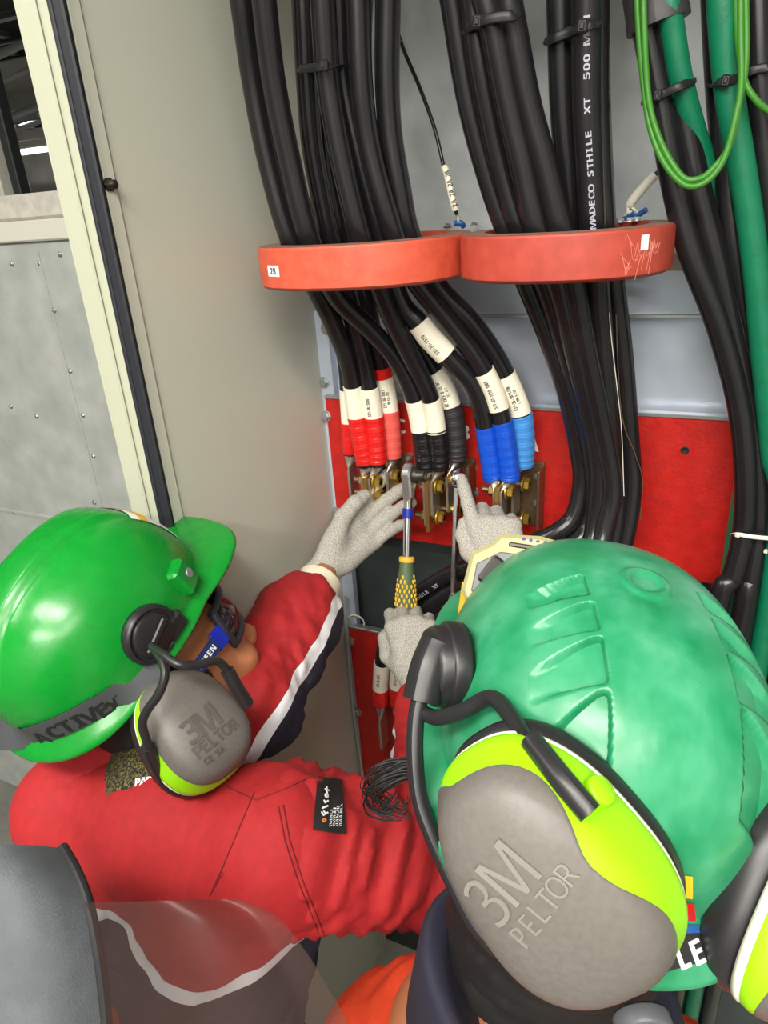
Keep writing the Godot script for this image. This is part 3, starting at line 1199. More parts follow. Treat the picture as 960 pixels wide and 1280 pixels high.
func cables() -> void:
	var k: StandardMaterial3D = M.cable_black
	var c: Array
	# ---- cables through the left ring, each ending in a sleeved lug
	# red group, from the back of the bundle to the front
	c = cable("black cable at the far left of the red-sleeved terminal, half hidden by its neighbour", [[395, -70, 0.13], [393, 60, 0.13], [394, 180, 0.12], [402, 300, 0.10], [415, 380, 0.08], [430, 450, 0.055], [434, 500, 0.05], [438, 568, 0.05]], k, CR * 0.8)
	sleeve(c, 487, 532, "marker_sleeve", M.marker, 0.0012)
	sleeve(c, 528, 572, "red_tape", M.tape_red, 0.001, 0.0006)
	lug(c, zp(440, 586, 0.05), zp(440, 622, 0.05), 0.03)
	c = cable("leftmost black cable, running down the cabinet side to the first thick red sleeve", [[288, -80, 0.25], [302, 0, 0.24], [316, 100, 0.22], [335, 200, 0.21], [363, 300, 0.20], [399, 368, 0.17], [418, 408, 0.14], [435, 452, 0.10], [441, 484, 0.085], [447, 525, 0.08], [453, 560, 0.08], [457, 582, 0.078]], k)
	sleeve(c, 482, 525, "marker_sleeve", M.marker, 0.0014)
	sleeve(c, 521, 582, "red_tape", M.tape_red, 0.0012, 0.0006)
	lug(c, zp(457, 596, 0.076), zp(457, 619, 0.076))
	c = cable("black cable behind the tied pair, ending in the second thick red sleeve", [[377, -80, 0.19], [379, 0, 0.19], [384, 100, 0.18], [390, 180, 0.17], [402, 250, 0.16], [415, 310, 0.15], [432, 372, 0.13], [444, 410, 0.11], [455, 450, 0.085], [462, 487, 0.075], [467, 520, 0.07], [471, 560, 0.072], [472, 582, 0.074]], k)
	sleeve(c, 484, 525, "marker_sleeve", M.marker, 0.0014, 0.0, "531-28-1X10")
	sleeve(c, 521, 582, "red_tape", M.tape_red, 0.0012, 0.0006)
	lug(c, zp(466, 596, 0.074), zp(466, 619, 0.074))
	c = cable("black cable with a red band above its marker and a salmon sleeve", [[412, -70, 0.12], [410, 60, 0.12], [418, 200, 0.11], [438, 300, 0.10], [456, 370, 0.09], [467, 420, 0.07], [476, 455, 0.055], [484, 492, 0.045], [489, 540, 0.042], [490, 572, 0.042]], k)
	sleeve(c, 458, 472, "red_band", M.tape_red, 0.0010)
	sleeve(c, 471, 516, "marker_sleeve", M.marker, 0.0014, 0.0, "S31-36-1H11|DB E21-1B1")
	sleeve(c, 513, 573, "salmon_sleeve", M.shrink_salmon, 0.0020, 0.0005)
	lug(c, zp(489, 588, 0.042), zp(489, 612, 0.042), 0.04)
	# black group
	c = cable("second black cable from the cabinet side, ending in the left black sleeve", [[322, -80, 0.27], [330, 0, 0.26], [342, 100, 0.245], [362, 200, 0.23], [387, 300, 0.215], [421, 370, 0.18], [462, 411, 0.14], [493, 446, 0.11], [514, 487, 0.09], [523, 520, 0.08], [529, 560, 0.078], [533, 588, 0.077]], k)
	sleeve(c, 499, 541, "marker_sleeve", M.marker, 0.0014)
	sleeve(c, 538, 588, "black_tape", M.tape_black, 0.0010, 0.0006)
	lug(c, zp(534, 600, 0.076), zp(534, 652, 0.076))
	c = cable("front black cable of the tied pair, ending in the middle black sleeve", [[398, -80, 0.24], [403, 0, 0.235], [410, 100, 0.225], [427, 200, 0.215], [452, 300, 0.20], [476, 363, 0.17], [493, 404, 0.145], [517, 452, 0.11], [534, 487, 0.09], [542, 515, 0.08], [548, 560, 0.076], [550, 586, 0.075]], k)
	sleeve(c, 499, 540, "marker_sleeve", M.marker, 0.0014)
	sleeve(c, 537, 586, "black_tape", M.tape_black, 0.0010, 0.0006)
	lug(c, zp(543, 600, 0.074), zp(543, 640, 0.074))
	c = cable("deep black cable of the left ring, ending in the smooth dark grey sleeve", [[452, -70, 0.12], [450, 60, 0.12], [456, 180, 0.12], [478, 300, 0.11], [508, 400, 0.08], [536, 452, 0.06], [556, 486, 0.05], [566, 520, 0.045], [570, 555, 0.042], [570, 574, 0.04]], k, CR * 1.05)
	sleeve(c, 464, 512, "marker_sleeve", M.marker, 0.0014, 0.0, "AE 1XCF B SE 0C|3E1 D 2")
	sleeve(c, 507, 575, "grey_sleeve", M.shrink_black, 0.0024, 0.0006)
	lug(c, zp(563, 592, 0.045), zp(563, 634, 0.045), 0.04)
	# blue group
	c = cable("black cable with a tilted paper marker, ending in the left blue sleeve", [[418, -80, 0.20], [421, 0, 0.20], [428, 100, 0.19], [450, 200, 0.18], [477, 300, 0.16], [500, 375, 0.14], [524, 404, 0.13], [538, 423, 0.125], [567, 453, 0.11], [590, 480, 0.095], [602, 510, 0.085], [609, 550, 0.08], [615, 590, 0.078], [617, 597, 0.077]], k)
	sleeve(c, 404, 443, "paper_marker", M.marker, 0.0030, 0.0, "531-31-1510")
	sleeve(c, 533, 598, "blue_tape", M.tape_blue, 0.0010, 0.0004)
	lug(c, zp(621, 612, 0.077), zp(621, 664, 0.077))
	c = cable("black cable right of the tied pair, ending in the middle blue sleeve", [[440, -80, 0.21], [447, 0, 0.205], [451, 100, 0.20], [461, 180, 0.19], [482, 260, 0.18], [510, 336, 0.16], [562, 404, 0.12], [594, 446, 0.10], [615, 485, 0.085], [626, 520, 0.078], [633, 560, 0.076], [637, 590, 0.075], [637, 600, 0.075]], k)
	sleeve(c, 464, 511, "marker_sleeve", M.marker, 0.0014, 0.0, "531-37-1E10 1001")
	sleeve(c, 527, 600, "blue_tape", M.tape_blue, 0.0012, 0.0004)
	lug(c, zp(629, 612, 0.075), zp(629, 664, 0.075))
	c = cable("thick black cable at the right of the left ring, ending in the pale blue sleeve", [[486, -80, 0.18], [485, 0, 0.175], [484, 100, 0.17], [488, 167, 0.165], [499, 233, 0.16], [512, 293, 0.15], [545, 356, 0.12], [590, 404, 0.095], [620, 447, 0.07], [642, 492, 0.055], [652, 524, 0.05], [654, 560, 0.046], [653, 582, 0.044]], k, CR * 1.05)
	sleeve(c, 468, 517, "marker_sleeve", M.marker, 0.0014, 0.0, "531-36-1B11/DB|L PAN A 120")
	sleeve(c, 519, 583, "blue_sleeve", M.shrink_blue, 0.0024, 0.0006)
	lug(c, zp(645, 592, 0.04), zp(645, 640, 0.04), 0.04)
	# ---- cables through the right ring
	var low := [[600, 700, 0.13], [556, 716, 0.115], [512, 752, 0.11], [489, 800, 0.10]]
	c = cable("leftmost black cable of the right ring, curving left below the red plate", [[552, -90, 0.20], [566, 0, 0.19], [586, 125, 0.175], [612, 225, 0.16], [638, 300, 0.15], [658, 352, 0.14], [685, 419, 0.12], [709, 490, 0.10], [724, 561, 0.085], [728, 602, 0.085], [718, 645, 0.10], [692, 668, 0.115], [650, 685, 0.12], [600, 704, 0.12], [552, 724, 0.11], [508, 758, 0.10], [482, 805, 0.09], [476, 850, 0.08], [476, 880, 0.08]], k)
	sleeve(c, 828, 860, "marker_sleeve", M.marker, 0.0014, 0.0, "531-36-1B11")
	sleeve(c, 860, 884, "red_tape", M.tape_red, 0.0010, 0.0006)
	lug(c, zp(478, 900, 0.078), zp(480, 930, 0.078))
	var bend := PackedVector3Array()
	for p in c[1]:
		var w := px_of(p)
		if w.x > 500 and w.x < 585 and w.y > 690:
			bend.append(p)
	var tb := MB.new()
	wrap_text(tb, "STHILE  XT", bend, CR + 0.0002, 0.0066, 0.12, 1.3)
	part("print", tb, M.print_white, c[0])
	c = cable("black cable just right of the leftmost one in the right ring", [[578, -90, 0.21], [592, 0, 0.205], [601, 80, 0.20], [627, 208, 0.18], [653, 292, 0.17], [681, 352, 0.15], [703, 419, 0.13], [726, 498, 0.11], [738, 557, 0.095], [743, 615, 0.09], [736, 655, 0.10], [715, 682, 0.12], [650, 712, 0.135], [580, 734, 0.13], [525, 770, 0.115], [502, 810, 0.10], [497, 850, 0.09], [497, 880, 0.085]], k)
	sleeve(c, 826, 858, "marker_sleeve", M.marker, 0.0014, 0.0, "531-31-1X10")
	sleeve(c, 857, 884, "red_tape", M.tape_red, 0.0010, 0.0006)
	lug(c, zp(497, 900, 0.083), zp(498, 930, 0.083))
	c = cable("front left black cable of the tied group in the right ring", [[590, -90, 0.24], [607, 0, 0.235], [618, 42, 0.23], [634, 125, 0.22], [653, 208, 0.21], [672, 292, 0.20], [697, 352, 0.18], [717, 430, 0.15], [738, 520, 0.12], [749, 590, 0.11], [745, 650, 0.12], [734, 690, 0.14], [700, 730, 0.16], [640, 760, 0.16], [570, 900, 0.12], [524, 1040, 0.09], [505, 1130, 0.08]], k)
	sleeve(c, 1112, 1150, "marker_sleeve", M.marker, 0.0014)
	c = cable("front right black cable of the tied group in the right ring", [[616, -90, 0.235], [635, 0, 0.23], [643, 42, 0.225], [659, 125, 0.215], [681, 208, 0.205], [701, 290, 0.195], [716, 352, 0.18], [733, 440, 0.15], [754, 540, 0.12], [765, 610, 0.115], [756, 660, 0.13], [745, 700, 0.15], [715, 760, 0.17], [640, 850, 0.16], [570, 980, 0.12], [530, 1090, 0.09], [518, 1140, 0.08]], k)
	sleeve(c, 1118, 1160, "marker_sleeve", M.marker, 0.0014)
	c = cable("black cable left of the lettered one, upright through the right ring", [[697, -90, 0.19], [700, 0, 0.185], [703, 125, 0.175], [709, 208, 0.165], [716, 290, 0.15], [728, 360, 0.13], [742, 440, 0.11], [756, 530, 0.09], [770, 600, 0.085], [768, 660, 0.10], [750, 720, 0.12], [700, 800, 0.14]], k, CR, true)
	c = cable("black cable with white lettering along it, through the right ring", [[733, -90, 0.21], [733, 0, 0.205], [733, 125, 0.195], [737, 208, 0.185], [741, 290, 0.175], [745, 345, 0.16], [753, 440, 0.13], [761, 534, 0.105], [766, 602, 0.10], [757, 655, 0.115], [738, 710, 0.14], [690, 800, 0.15]], k, CR * 1.05, true)
	var b := MB.new()
	wrap_text(b, "MADECO STHILE  XT  500 MCM  OM", piece(c[1], -40, 286), CR * 1.05 + 0.0002, 0.0066, 0.12, 1.5)
	part("print", b, M.print_white, c[0])
	c = cable("rightmost black cable of the right ring, partly behind the lettered one", [[742, -90, 0.15], [745, 0, 0.15], [748, 150, 0.14], [756, 290, 0.13], [764, 340, 0.12], [777, 440, 0.095], [787, 557, 0.075], [790, 602, 0.075], [785, 650, 0.085], [772, 700, 0.10], [740, 770, 0.12]], k, CR, true)
	# ---- cables that pass to the right of the rings
	c = cable("left black cable of the right-hand bundle, leaving the black boot", [[790, -90, 0.14], [800, 0, 0.14], [811, 55, 0.135], [827, 138, 0.13], [843, 233, 0.125], [864, 317, 0.12], [898, 407, 0.11], [924, 507, 0.10], [932, 588, 0.10], [930, 660, 0.10], [916, 720, 0.11], [890, 790, 0.12]], k, CR, true)
	c = cable("second black cable of the right-hand bundle, beside the dark green one", [[815, -90, 0.135], [824, 0, 0.135], [832, 50, 0.135], [853, 138, 0.12], [870, 225, 0.115], [893, 317, 0.11], [913, 407, 0.10], [934, 500, 0.09], [946, 590, 0.09], [948, 660, 0.09], [938, 720, 0.10], [922, 800, 0.11]], k, CR, true)
	c = cable("black cable behind the bright green one in the right-hand bundle", [[893, -90, 0.10], [894, 0, 0.10], [900, 125, 0.10], [910, 225, 0.10], [918, 308, 0.10], [932, 407, 0.085], [948, 500, 0.08], [960, 600, 0.08], [966, 680, 0.08], [962, 760, 0.09]], k, CR, true)
	c = cable("black cable at the right picture edge behind the green wire loop", [[944, -90, 0.12], [946, 0, 0.12], [950, 100, 0.12], [958, 200, 0.115], [975, 330, 0.11], [990, 450, 0.10], [996, 600, 0.09], [990, 760, 0.09]], k, CR, true)
	c = cable("dark green cable tied to a black one below the boot", [[826, -90, 0.15], [836, 0, 0.15], [841, 40, 0.145], [852, 104, 0.135], [870, 170, 0.115], [884, 210, 0.10], [896, 250, 0.085], [920, 330, 0.07], [950, 450, 0.06]], M.cable_green, CR * 0.85, true)
	c = cable("bright green cable running the whole height at the right", [[899, -90, 0.15], [902, 0, 0.15], [910, 104, 0.14], [927, 208, 0.13], [943, 317, 0.12], [954, 440, 0.11], [965, 560, 0.10], [970, 700, 0.10]], M.cable_green, CR * 1.0, true)
	# heat-shrink boot at the top right
	var o := thing("cable_boot", "black shrink boot from which two black cables and a green one leave", "boot")
	b = MB.new()
	b.tube(path([[796, -200, 0.14], [812, -50, 0.14], [823, 32, 0.14]]), PackedFloat32Array([0.03, 0.031, 0.031, 0.031, 0.031, 0.031, 0.031, 0.031, 0.032, 0.032, 0.032, 0.032, 0.032, 0.032, 0.032, 0.033, 0.033]), 24, true, 0.75, Vector3.BACK)
	part("boot", b, M.shrink_black, o)
	# cable ties
	tie([[374, 86, 0.215], [397, 84, 0.248], [413, 82, 0.245], [428, 84, 0.21]], 0.9, [407, 83], "black cable tie round the cables left of the ring", M.tie_black)
	tie([[582, 38, 0.21], [594, 30, 0.235], [606, 25, 0.253], [625, 21, 0.255], [643, 20, 0.25], [648, 22, 0.22]], 1.0, [600, 30], "black cable tie round the front group above the right ring", M.tie_black)
	tie([[684, 51, 0.19], [692, 48, 0.205], [712, 40, 0.208], [733, 32, 0.227], [748, 29, 0.215]], 1.0, [728, 34], "black cable tie round the lettered cable and its neighbour", M.tie_black)
	tie([[806, 128, 0.135], [812, 124, 0.15], [830, 117, 0.152], [850, 108, 0.155], [866, 101, 0.14]], 0.9, [820, 120], "black cable tie below the shrink boot", M.tie_black)
	tie([[890, 106, 0.13], [897, 103, 0.155], [910, 101, 0.158], [925, 96, 0.15], [940, 88, 0.14], [962, 84, 0.14]], 0.9, [907, 101], "black cable tie round the bright green cable", M.tie_black)
	tie([[915, 668, 0.10], [922, 668, 0.118], [940, 671, 0.12], [962, 673, 0.118], [985, 674, 0.11]], 0.6, [921, 668], "white cable tie at the right picture edge", M.tie_white)
	tie([[956, 688, 0.10], [966, 690, 0.118], [985, 694, 0.11]], 0.6, [957, 690], "white cable tie just below the other white one", M.tie_white)


func tie(q: Array, w: float, head: Array, label: String, m: Material) -> void:
	var o := thing("cable_tie", label, "cable tie")
	var ps := []
	for p in q:
		ps.append(zp(p[0], p[1], p[2]))
	var back := []
	for i in range(q.size() - 1, -1, -1):
		back.append(zp(q[i][0], q[i][1], q[i][2] - (0.05 if i > 0 and i < q.size() - 1 else 0.02)))
	var b := MB.new()
	var c := curve(ps, 5)
	c.append_array(curve(back, 3))
	b.tube(c, flat(0.0052 * w), 8, false, 0.28, Vector3(0.05, 0.1, 1), true)
	# the band is taller than it is thick: squash acts along the outward direction
	part("band", b, m, o)
	var best := c[0]
	for p in c:
		if px_of(p).distance_to(Vector2(head[0], head[1])) < px_of(best).distance_to(Vector2(head[0], head[1])) and p.z >= best.z - 0.03:
			best = p
	b = MB.new()
	var t := Transform3D(Basis(Vector3.BACK, -0.12), best + Vector3(0, 0, 0.003))
	b.box(t, Vector3(0.011, 0.013, 0.008) * w, 0.002)
	b.box(t.translated_local(Vector3(0, 0, 0.004 * w)), Vector3(0.005, 0.007, 0.003) * w, 0.001)
	part("head", b, m, o)


func busbars() -> void:
	var names := ["brass terminal bar with bolts below the red sleeves", "brass terminal bar with bolts between ratchet head and wrench", "brass terminal bar with bolts below the blue sleeves"]
	var spec := [[461, 596, 626, 0.078], [538, 602, 655, 0.078], [625, 608, 668, 0.078]]
	for i in 3:
		var s = spec[i]
		var a := zp(s[0], s[1], s[3])
		var e := zp(s[0], s[2], s[3])
		var h := a.y - e.y
		var x := a.x
		var o := thing("busbar_terminal", names[i], "terminal")
		var b := MB.new()
		b.box(Transform3D(Basis.IDENTITY, Vector3(x, (a.y + e.y) * 0.5, 0.05)), Vector3(0.0065, h + 0.012, 0.098), 0.0008)
		part("busbar", b, M.brass, o)
		b = MB.new()
		b.box(Transform3D(Basis.IDENTITY, Vector3(x + 0.026, (a.y + e.y) * 0.5 + 0.004, 0.003)), Vector3(0.058, h + 0.03, 0.006), 0.001)
		part("foot_plate", b, M.bronze, o)
		b = MB.new()
		b.box(Transform3D(Basis.IDENTITY, Vector3(x + 0.052, (a.y + e.y) * 0.5 + 0.004, 0.02)), Vector3(0.005, h + 0.02, 0.034), 0.001)
		part("side_plate", b, M.bronze, o)
		for y in [a.y - 0.008, e.y + 0.014]:
			terminal_bolt(o, Vector3(x, y, 0.076), 0.030, 0.022)
			terminal_bolt(o, Vector3(x + 0.012, y - 0.002, 0.034), 0.014, 0.026)


func terminal_bolt(o: Node3D, p: Vector3, left: float, right: float) -> void:
	var along := Basis(Vector3.BACK, Vector3.RIGHT, Vector3.UP)         # local y runs along +x
	var b := MB.new()
	b.lathe(Transform3D(along, p - Vector3(left, 0, 0)), PackedVector2Array([Vector2(0, 0), Vector2(0.0045, 0), Vector2(0.0055, 0.001), Vector2(0.0055, left + right), Vector2(0, left + right)]), 14)
	part("stud", b, M.bronze, o)
	var tilt := Basis(Vector3.BACK, Vector3.UP, Vector3.LEFT)             # prism runs towards -x
	b = MB.new()
	b.prism(Transform3D(tilt.rotated(Vector3.RIGHT, 0.2), p - Vector3(0.008, 0, 0)), hexagon(0.0108), 0.010, 0.0012)
	part("nut", b, M.brass, o)
	b = MB.new()
	b.prism(Transform3D(tilt.rotated(Vector3.RIGHT, 0.35), p + Vector3(right, 0, 0)), hexagon(0.0108), 0.009, 0.0012)
	part("bolt_head", b, M.zinc_yellow, o)
	b = MB.new()
	b.lathe(Transform3D(along, p + Vector3(right - 0.012, 0, 0)), PackedVector2Array([Vector2(0, 0), Vector2(0.0135, 0), Vector2(0.0135, 0), Vector2(0.0135, 0.0025), Vector2(0.0135, 0.0025), Vector2(0, 0.0025)]), 18)
	part("washer", b, M.zinc_yellow, o)


func small_wires() -> void:
	# sense lead with lettered sleeve to the left ring
	var o := thing("sense_wire", "thin black lead with a cream sleeve lettered 2A, landing on the left ring", "wire")
	var ps := path([[480, -180, 0.03], [488, -60, 0.02], [494, 20, 0.02], [503, 58, 0.02], [524, 108, 0.03], [543, 160, 0.04], [554, 205, 0.05], [558, 215, 0.055], [566, 250, 0.06], [571, 268, 0.055]])
	var b := MB.new()
	b.tube(ps, flat(0.0028), 10)
	part("lead", b, M.cable_black, o)
	b = MB.new()
	var sp := piece(ps, 209, 262)
	b.tube(sp, flat(0.0052), 14)
	var s := part("marker_sleeve", b, M.marker, o)
	b = MB.new()
	wrap_text(b, "2A 2A 2A 2A", sp, 0.0054, 0.0072, -0.2, 0.75)
	part("print", b, M.ink, s)
	b = MB.new()
	b.tube(path([[569, 262, 0.058], [573, 272, 0.05], [572, 280, 0.045]]), flat(0.002), 8)
	part("bare_end", b, M.cream_cloth, o)
	b = MB.new()
	b.tube(path([[568, 279, 0.045], [576, 279, 0.045], [580, 283, 0.04]]), flat(0.004), 10)
	part("ring_terminal", b, M.terminal_blue, o)
	# sense leads of the right ring
	o = thing("sense_wire", "grey sleeved leads with blue terminals landing on the right ring", "wire")
	b = MB.new()
	ps = path([[880, 160, 0.0], [858, 186, 0.04], [838, 206, 0.06], [823, 215, 0.06], [808, 230, 0.06], [790, 252, 0.055], [786, 262, 0.05]])
	b.tube(ps, flat(0.003), 10)
	part("lead", b, M.cable_black, o)
	b = MB.new()
	b.tube(piece(ps, 218, 256), PackedFloat32Array([0.006]), 12)
	part("marker_sleeve", b, M.tie_white, o)
	for q in [[[786, 258], [784, 266], [780, 271]], [[786, 258], [793, 262], [798, 268]], [[784, 256], [786, 266], [791, 262]]]:
		b = MB.new()
		b.tube(path([[q[0][0], q[0][1], 0.055], [q[1][0], q[1][1], 0.055], [q[2][0], q[2][1], 0.05]]), flat(0.0017), 8)
		part("bare_end", b, M.foam_white, o)
	for q in [[[796, 270], [808, 262]], [[776, 276], [792, 268]]]:
		b = MB.new()
		b.tube(path([[q[0][0], q[0][1], 0.05], [(q[0][0] + q[1][0]) * 0.5, (q[0][1] + q[1][1]) * 0.5, 0.052], [q[1][0], q[1][1], 0.055]]), flat(0.0036), 10)
		part("ring_terminal", b, M.terminal_blue, o)
	# thin green earth wires in a loop
	var loops := [
		["thin green earth wire hanging in the wider loop", [[802, -200, 0.165], [804, -60, 0.17], [805, 33, 0.172], [811, 125, 0.172], [827, 180, 0.175], [852, 220, 0.18], [872, 224, 0.18], [890, 212, 0.175], [913, 179, 0.172], [926, 110, 0.17], [926, 40, 0.165], [925, -60, 0.16], [922, -200, 0.15]]],
		["thin green earth wire hanging in the tighter loop", [[794, -200, 0.16], [795, -60, 0.165], [798, 33, 0.168], [806, 120, 0.168], [815, 168, 0.172], [833, 208, 0.178], [858, 232, 0.182], [884, 226, 0.18], [906, 196, 0.176], [921, 140, 0.172], [932, 80, 0.165], [932, 0, 0.16], [931, -60, 0.16], [930, -200, 0.15]]],
		["thin green earth wire swinging out to the right edge", [[918, -200, 0.15], [920, -60, 0.155], [922, 40, 0.16], [930, 98, 0.165], [944, 124, 0.165], [962, 139, 0.16], [990, 150, 0.15]]]]
	for l in loops:
		o = thing("earth_wire", l[0], "wire")
		b = MB.new()
		b.tube(path(l[1]), flat(0.0034), 10)
		part("wire", b, M.wire_green, o)
	# two thin leads clinging to the cables below the right ring
	o = thing("thin_lead", "thin pale lead running down between the cables below the right ring", "wire")
	b = MB.new()
	b.tube(path([[757, 338, 0.165], [764, 420, 0.145], [772, 490, 0.125], [777, 540, 0.115], [780, 620, 0.115]]), flat(0.0005), 6)
	part("lead", b, M.foam_white, o)
	o = thing("thin_lead", "thin brown lead bowing out right of the cables below the ring", "wire")
	b = MB.new()
	b.tube(path([[768, 340, 0.13], [776, 510, 0.10], [794, 568, 0.09], [803, 600, 0.085], [800, 650, 0.085]]), flat(0.0008), 6)
	part("lead", b, M.bronze, o)


# ---------------------------------------------------------------- tools for the figures
func hit(b: MB, px: float, py: float, from: Vector3 = Vector3.INF, dir := Vector3.ZERO) -> Array:     # where a line of sight first meets a surface: [point, normal]
	var o := CAM if from == Vector3.INF else from
	var v := ray(px, py).normalized() if dir == Vector3.ZERO else dir.normalized()
	var best := 1e9
	var n := Vector3.UP
	var p0 := b.vs
	var ix := b.ix
	for i in range(0, ix.size(), 3):
		var a := p0[ix[i]]
		var w := a - o
		var along := w.dot(v)
		if along < 0.0 or (w - v * along).length_squared() > 0.0064:
			continue
		var r = Geometry3D.ray_intersects_triangle(Vector3.ZERO, v, w * 400.0, (p0[ix[i + 1]] - o) * 400.0, (p0[ix[i + 2]] - o) * 400.0)
		if r != null:
			var q: Vector3 = r
			var d := q.length_squared() / 160000.0
			if d < best:
				best = d
				n = (p0[ix[i + 2]] - a).cross(p0[ix[i + 1]] - a).normalized()
	if best > 1e8:
		return []
	return [o + v * sqrt(best), n]


func seam(b: MB, pts: Array, r: float, lift := 0.0, per := 6) -> PackedVector3Array:      # a line that follows the surface under these sight lines
	var out := []
	for i in pts.size() - 1:
		for k in per:
			var f := float(k) / per
			var h := hit(b, lerpf(pts[i][0], pts[i + 1][0], f), lerpf(pts[i][1], pts[i + 1][1], f))
			if h.size() and (out.is_empty() or (out[-1] as Vector3).distance_to(h[0]) < 0.09):
				out.append(h[0] + h[1] * lift)
	if out.size() < 2:
		return PackedVector3Array()
	return curve(out, 2)


func ribbon(b: MB, ps: PackedVector3Array, ns: Array, w: float, t: float) -> void:      # flat band along ps; ns are outward normals
	var rows := []
	for i in ps.size():
		var d := (ps[mini(i + 1, ps.size() - 1)] - ps[maxi(i - 1, 0)]).normalized()
		var n: Vector3 = ns[mini(i, ns.size() - 1)]
		var s := d.cross(n).normalized()
		n = s.cross(d)
		rows.append([ps[i] - s * w * 0.5, ps[i] - s * w * 0.5 + n * t, ps[i] + s * w * 0.5 + n * t, ps[i] + s * w * 0.5])
	b.rows(rows, true, false)


# splits a surface by the value of dist(point): one builder per band between the limits
func split(b: MB, dist: Callable, limits: Array) -> Array:
	var outs := []
	for i in limits.size() + 1:
		outs.append(MB.new())
	var maps := []
	for i in outs.size():
		maps.append({})
	var ds := PackedFloat32Array()
	ds.resize(b.vs.size())
	for i in b.vs.size():
		ds[i] = dist.call(b.vs[i])
	for i in range(0, b.ix.size(), 3):
		var lo := minf(ds[b.ix[i]], minf(ds[b.ix[i + 1]], ds[b.ix[i + 2]]))
		var hi := maxf(ds[b.ix[i]], maxf(ds[b.ix[i + 1]], ds[b.ix[i + 2]]))
		for band in outs.size():
			var la: float = limits[band - 1] if band > 0 else -1e9
			var lb: float = limits[band] if band < limits.size() else 1e9
			if hi <= la or lo >= lb:
				continue
			var o: MB = outs[band]
			if lo >= la and hi <= lb:
				for k in 3:
					var s := b.ix[i + k]
					if not maps[band].has(s):
						maps[band][s] = o.v(b.vs[s])
					o.ix.append(maps[band][s])
				continue
			var poly := []
			for k in 3:
				poly.append([b.vs[b.ix[i + k]], ds[b.ix[i + k]]])
			for side in 2:
				var lim := la if side == 0 else lb
				var sg := 1.0 if side == 0 else -1.0
				var nw := []
				for k in poly.size():
					var p = poly[k]
					var q = poly[(k + 1) % poly.size()]
					var ia: bool = (p[1] - lim) * sg >= 0.0
					var ib: bool = (q[1] - lim) * sg >= 0.0
					if ia:
						nw.append(p)
					if ia != ib:
						var f: float = (lim - p[1]) / (q[1] - p[1])
						nw.append([(p[0] as Vector3).lerp(q[0], f), lim])
				poly = nw
			if poly.size() > 2:
				var f0 := o.vs.size()
				for p in poly:
					o.v(p[0])
				for k in range(1, poly.size() - 1):
					o.ix.append(f0)
					o.ix.append(f0 + k)
					o.ix.append(f0 + k + 1)
	return outs


func weld(b: MB) -> MB:       # joins vertices that coincide, so that the shading is smooth across cuts
	var o := MB.new()
	var at := {}
	for i in b.ix.size():
		var p := b.vs[b.ix[i]]
		var key := Vector3i((p * 20000.0).round())
		if not at.has(key):
			at[key] = o.v(p)
		o.ix.append(at[key])
	var clean := PackedInt32Array()
	for i in range(0, o.ix.size(), 3):
		if o.ix[i] != o.ix[i + 1] and o.ix[i + 1] != o.ix[i + 2] and o.ix[i] != o.ix[i + 2]:
			clean.append(o.ix[i])
			clean.append(o.ix[i + 1])
			clean.append(o.ix[i + 2])
	o.ix = clean
	return o


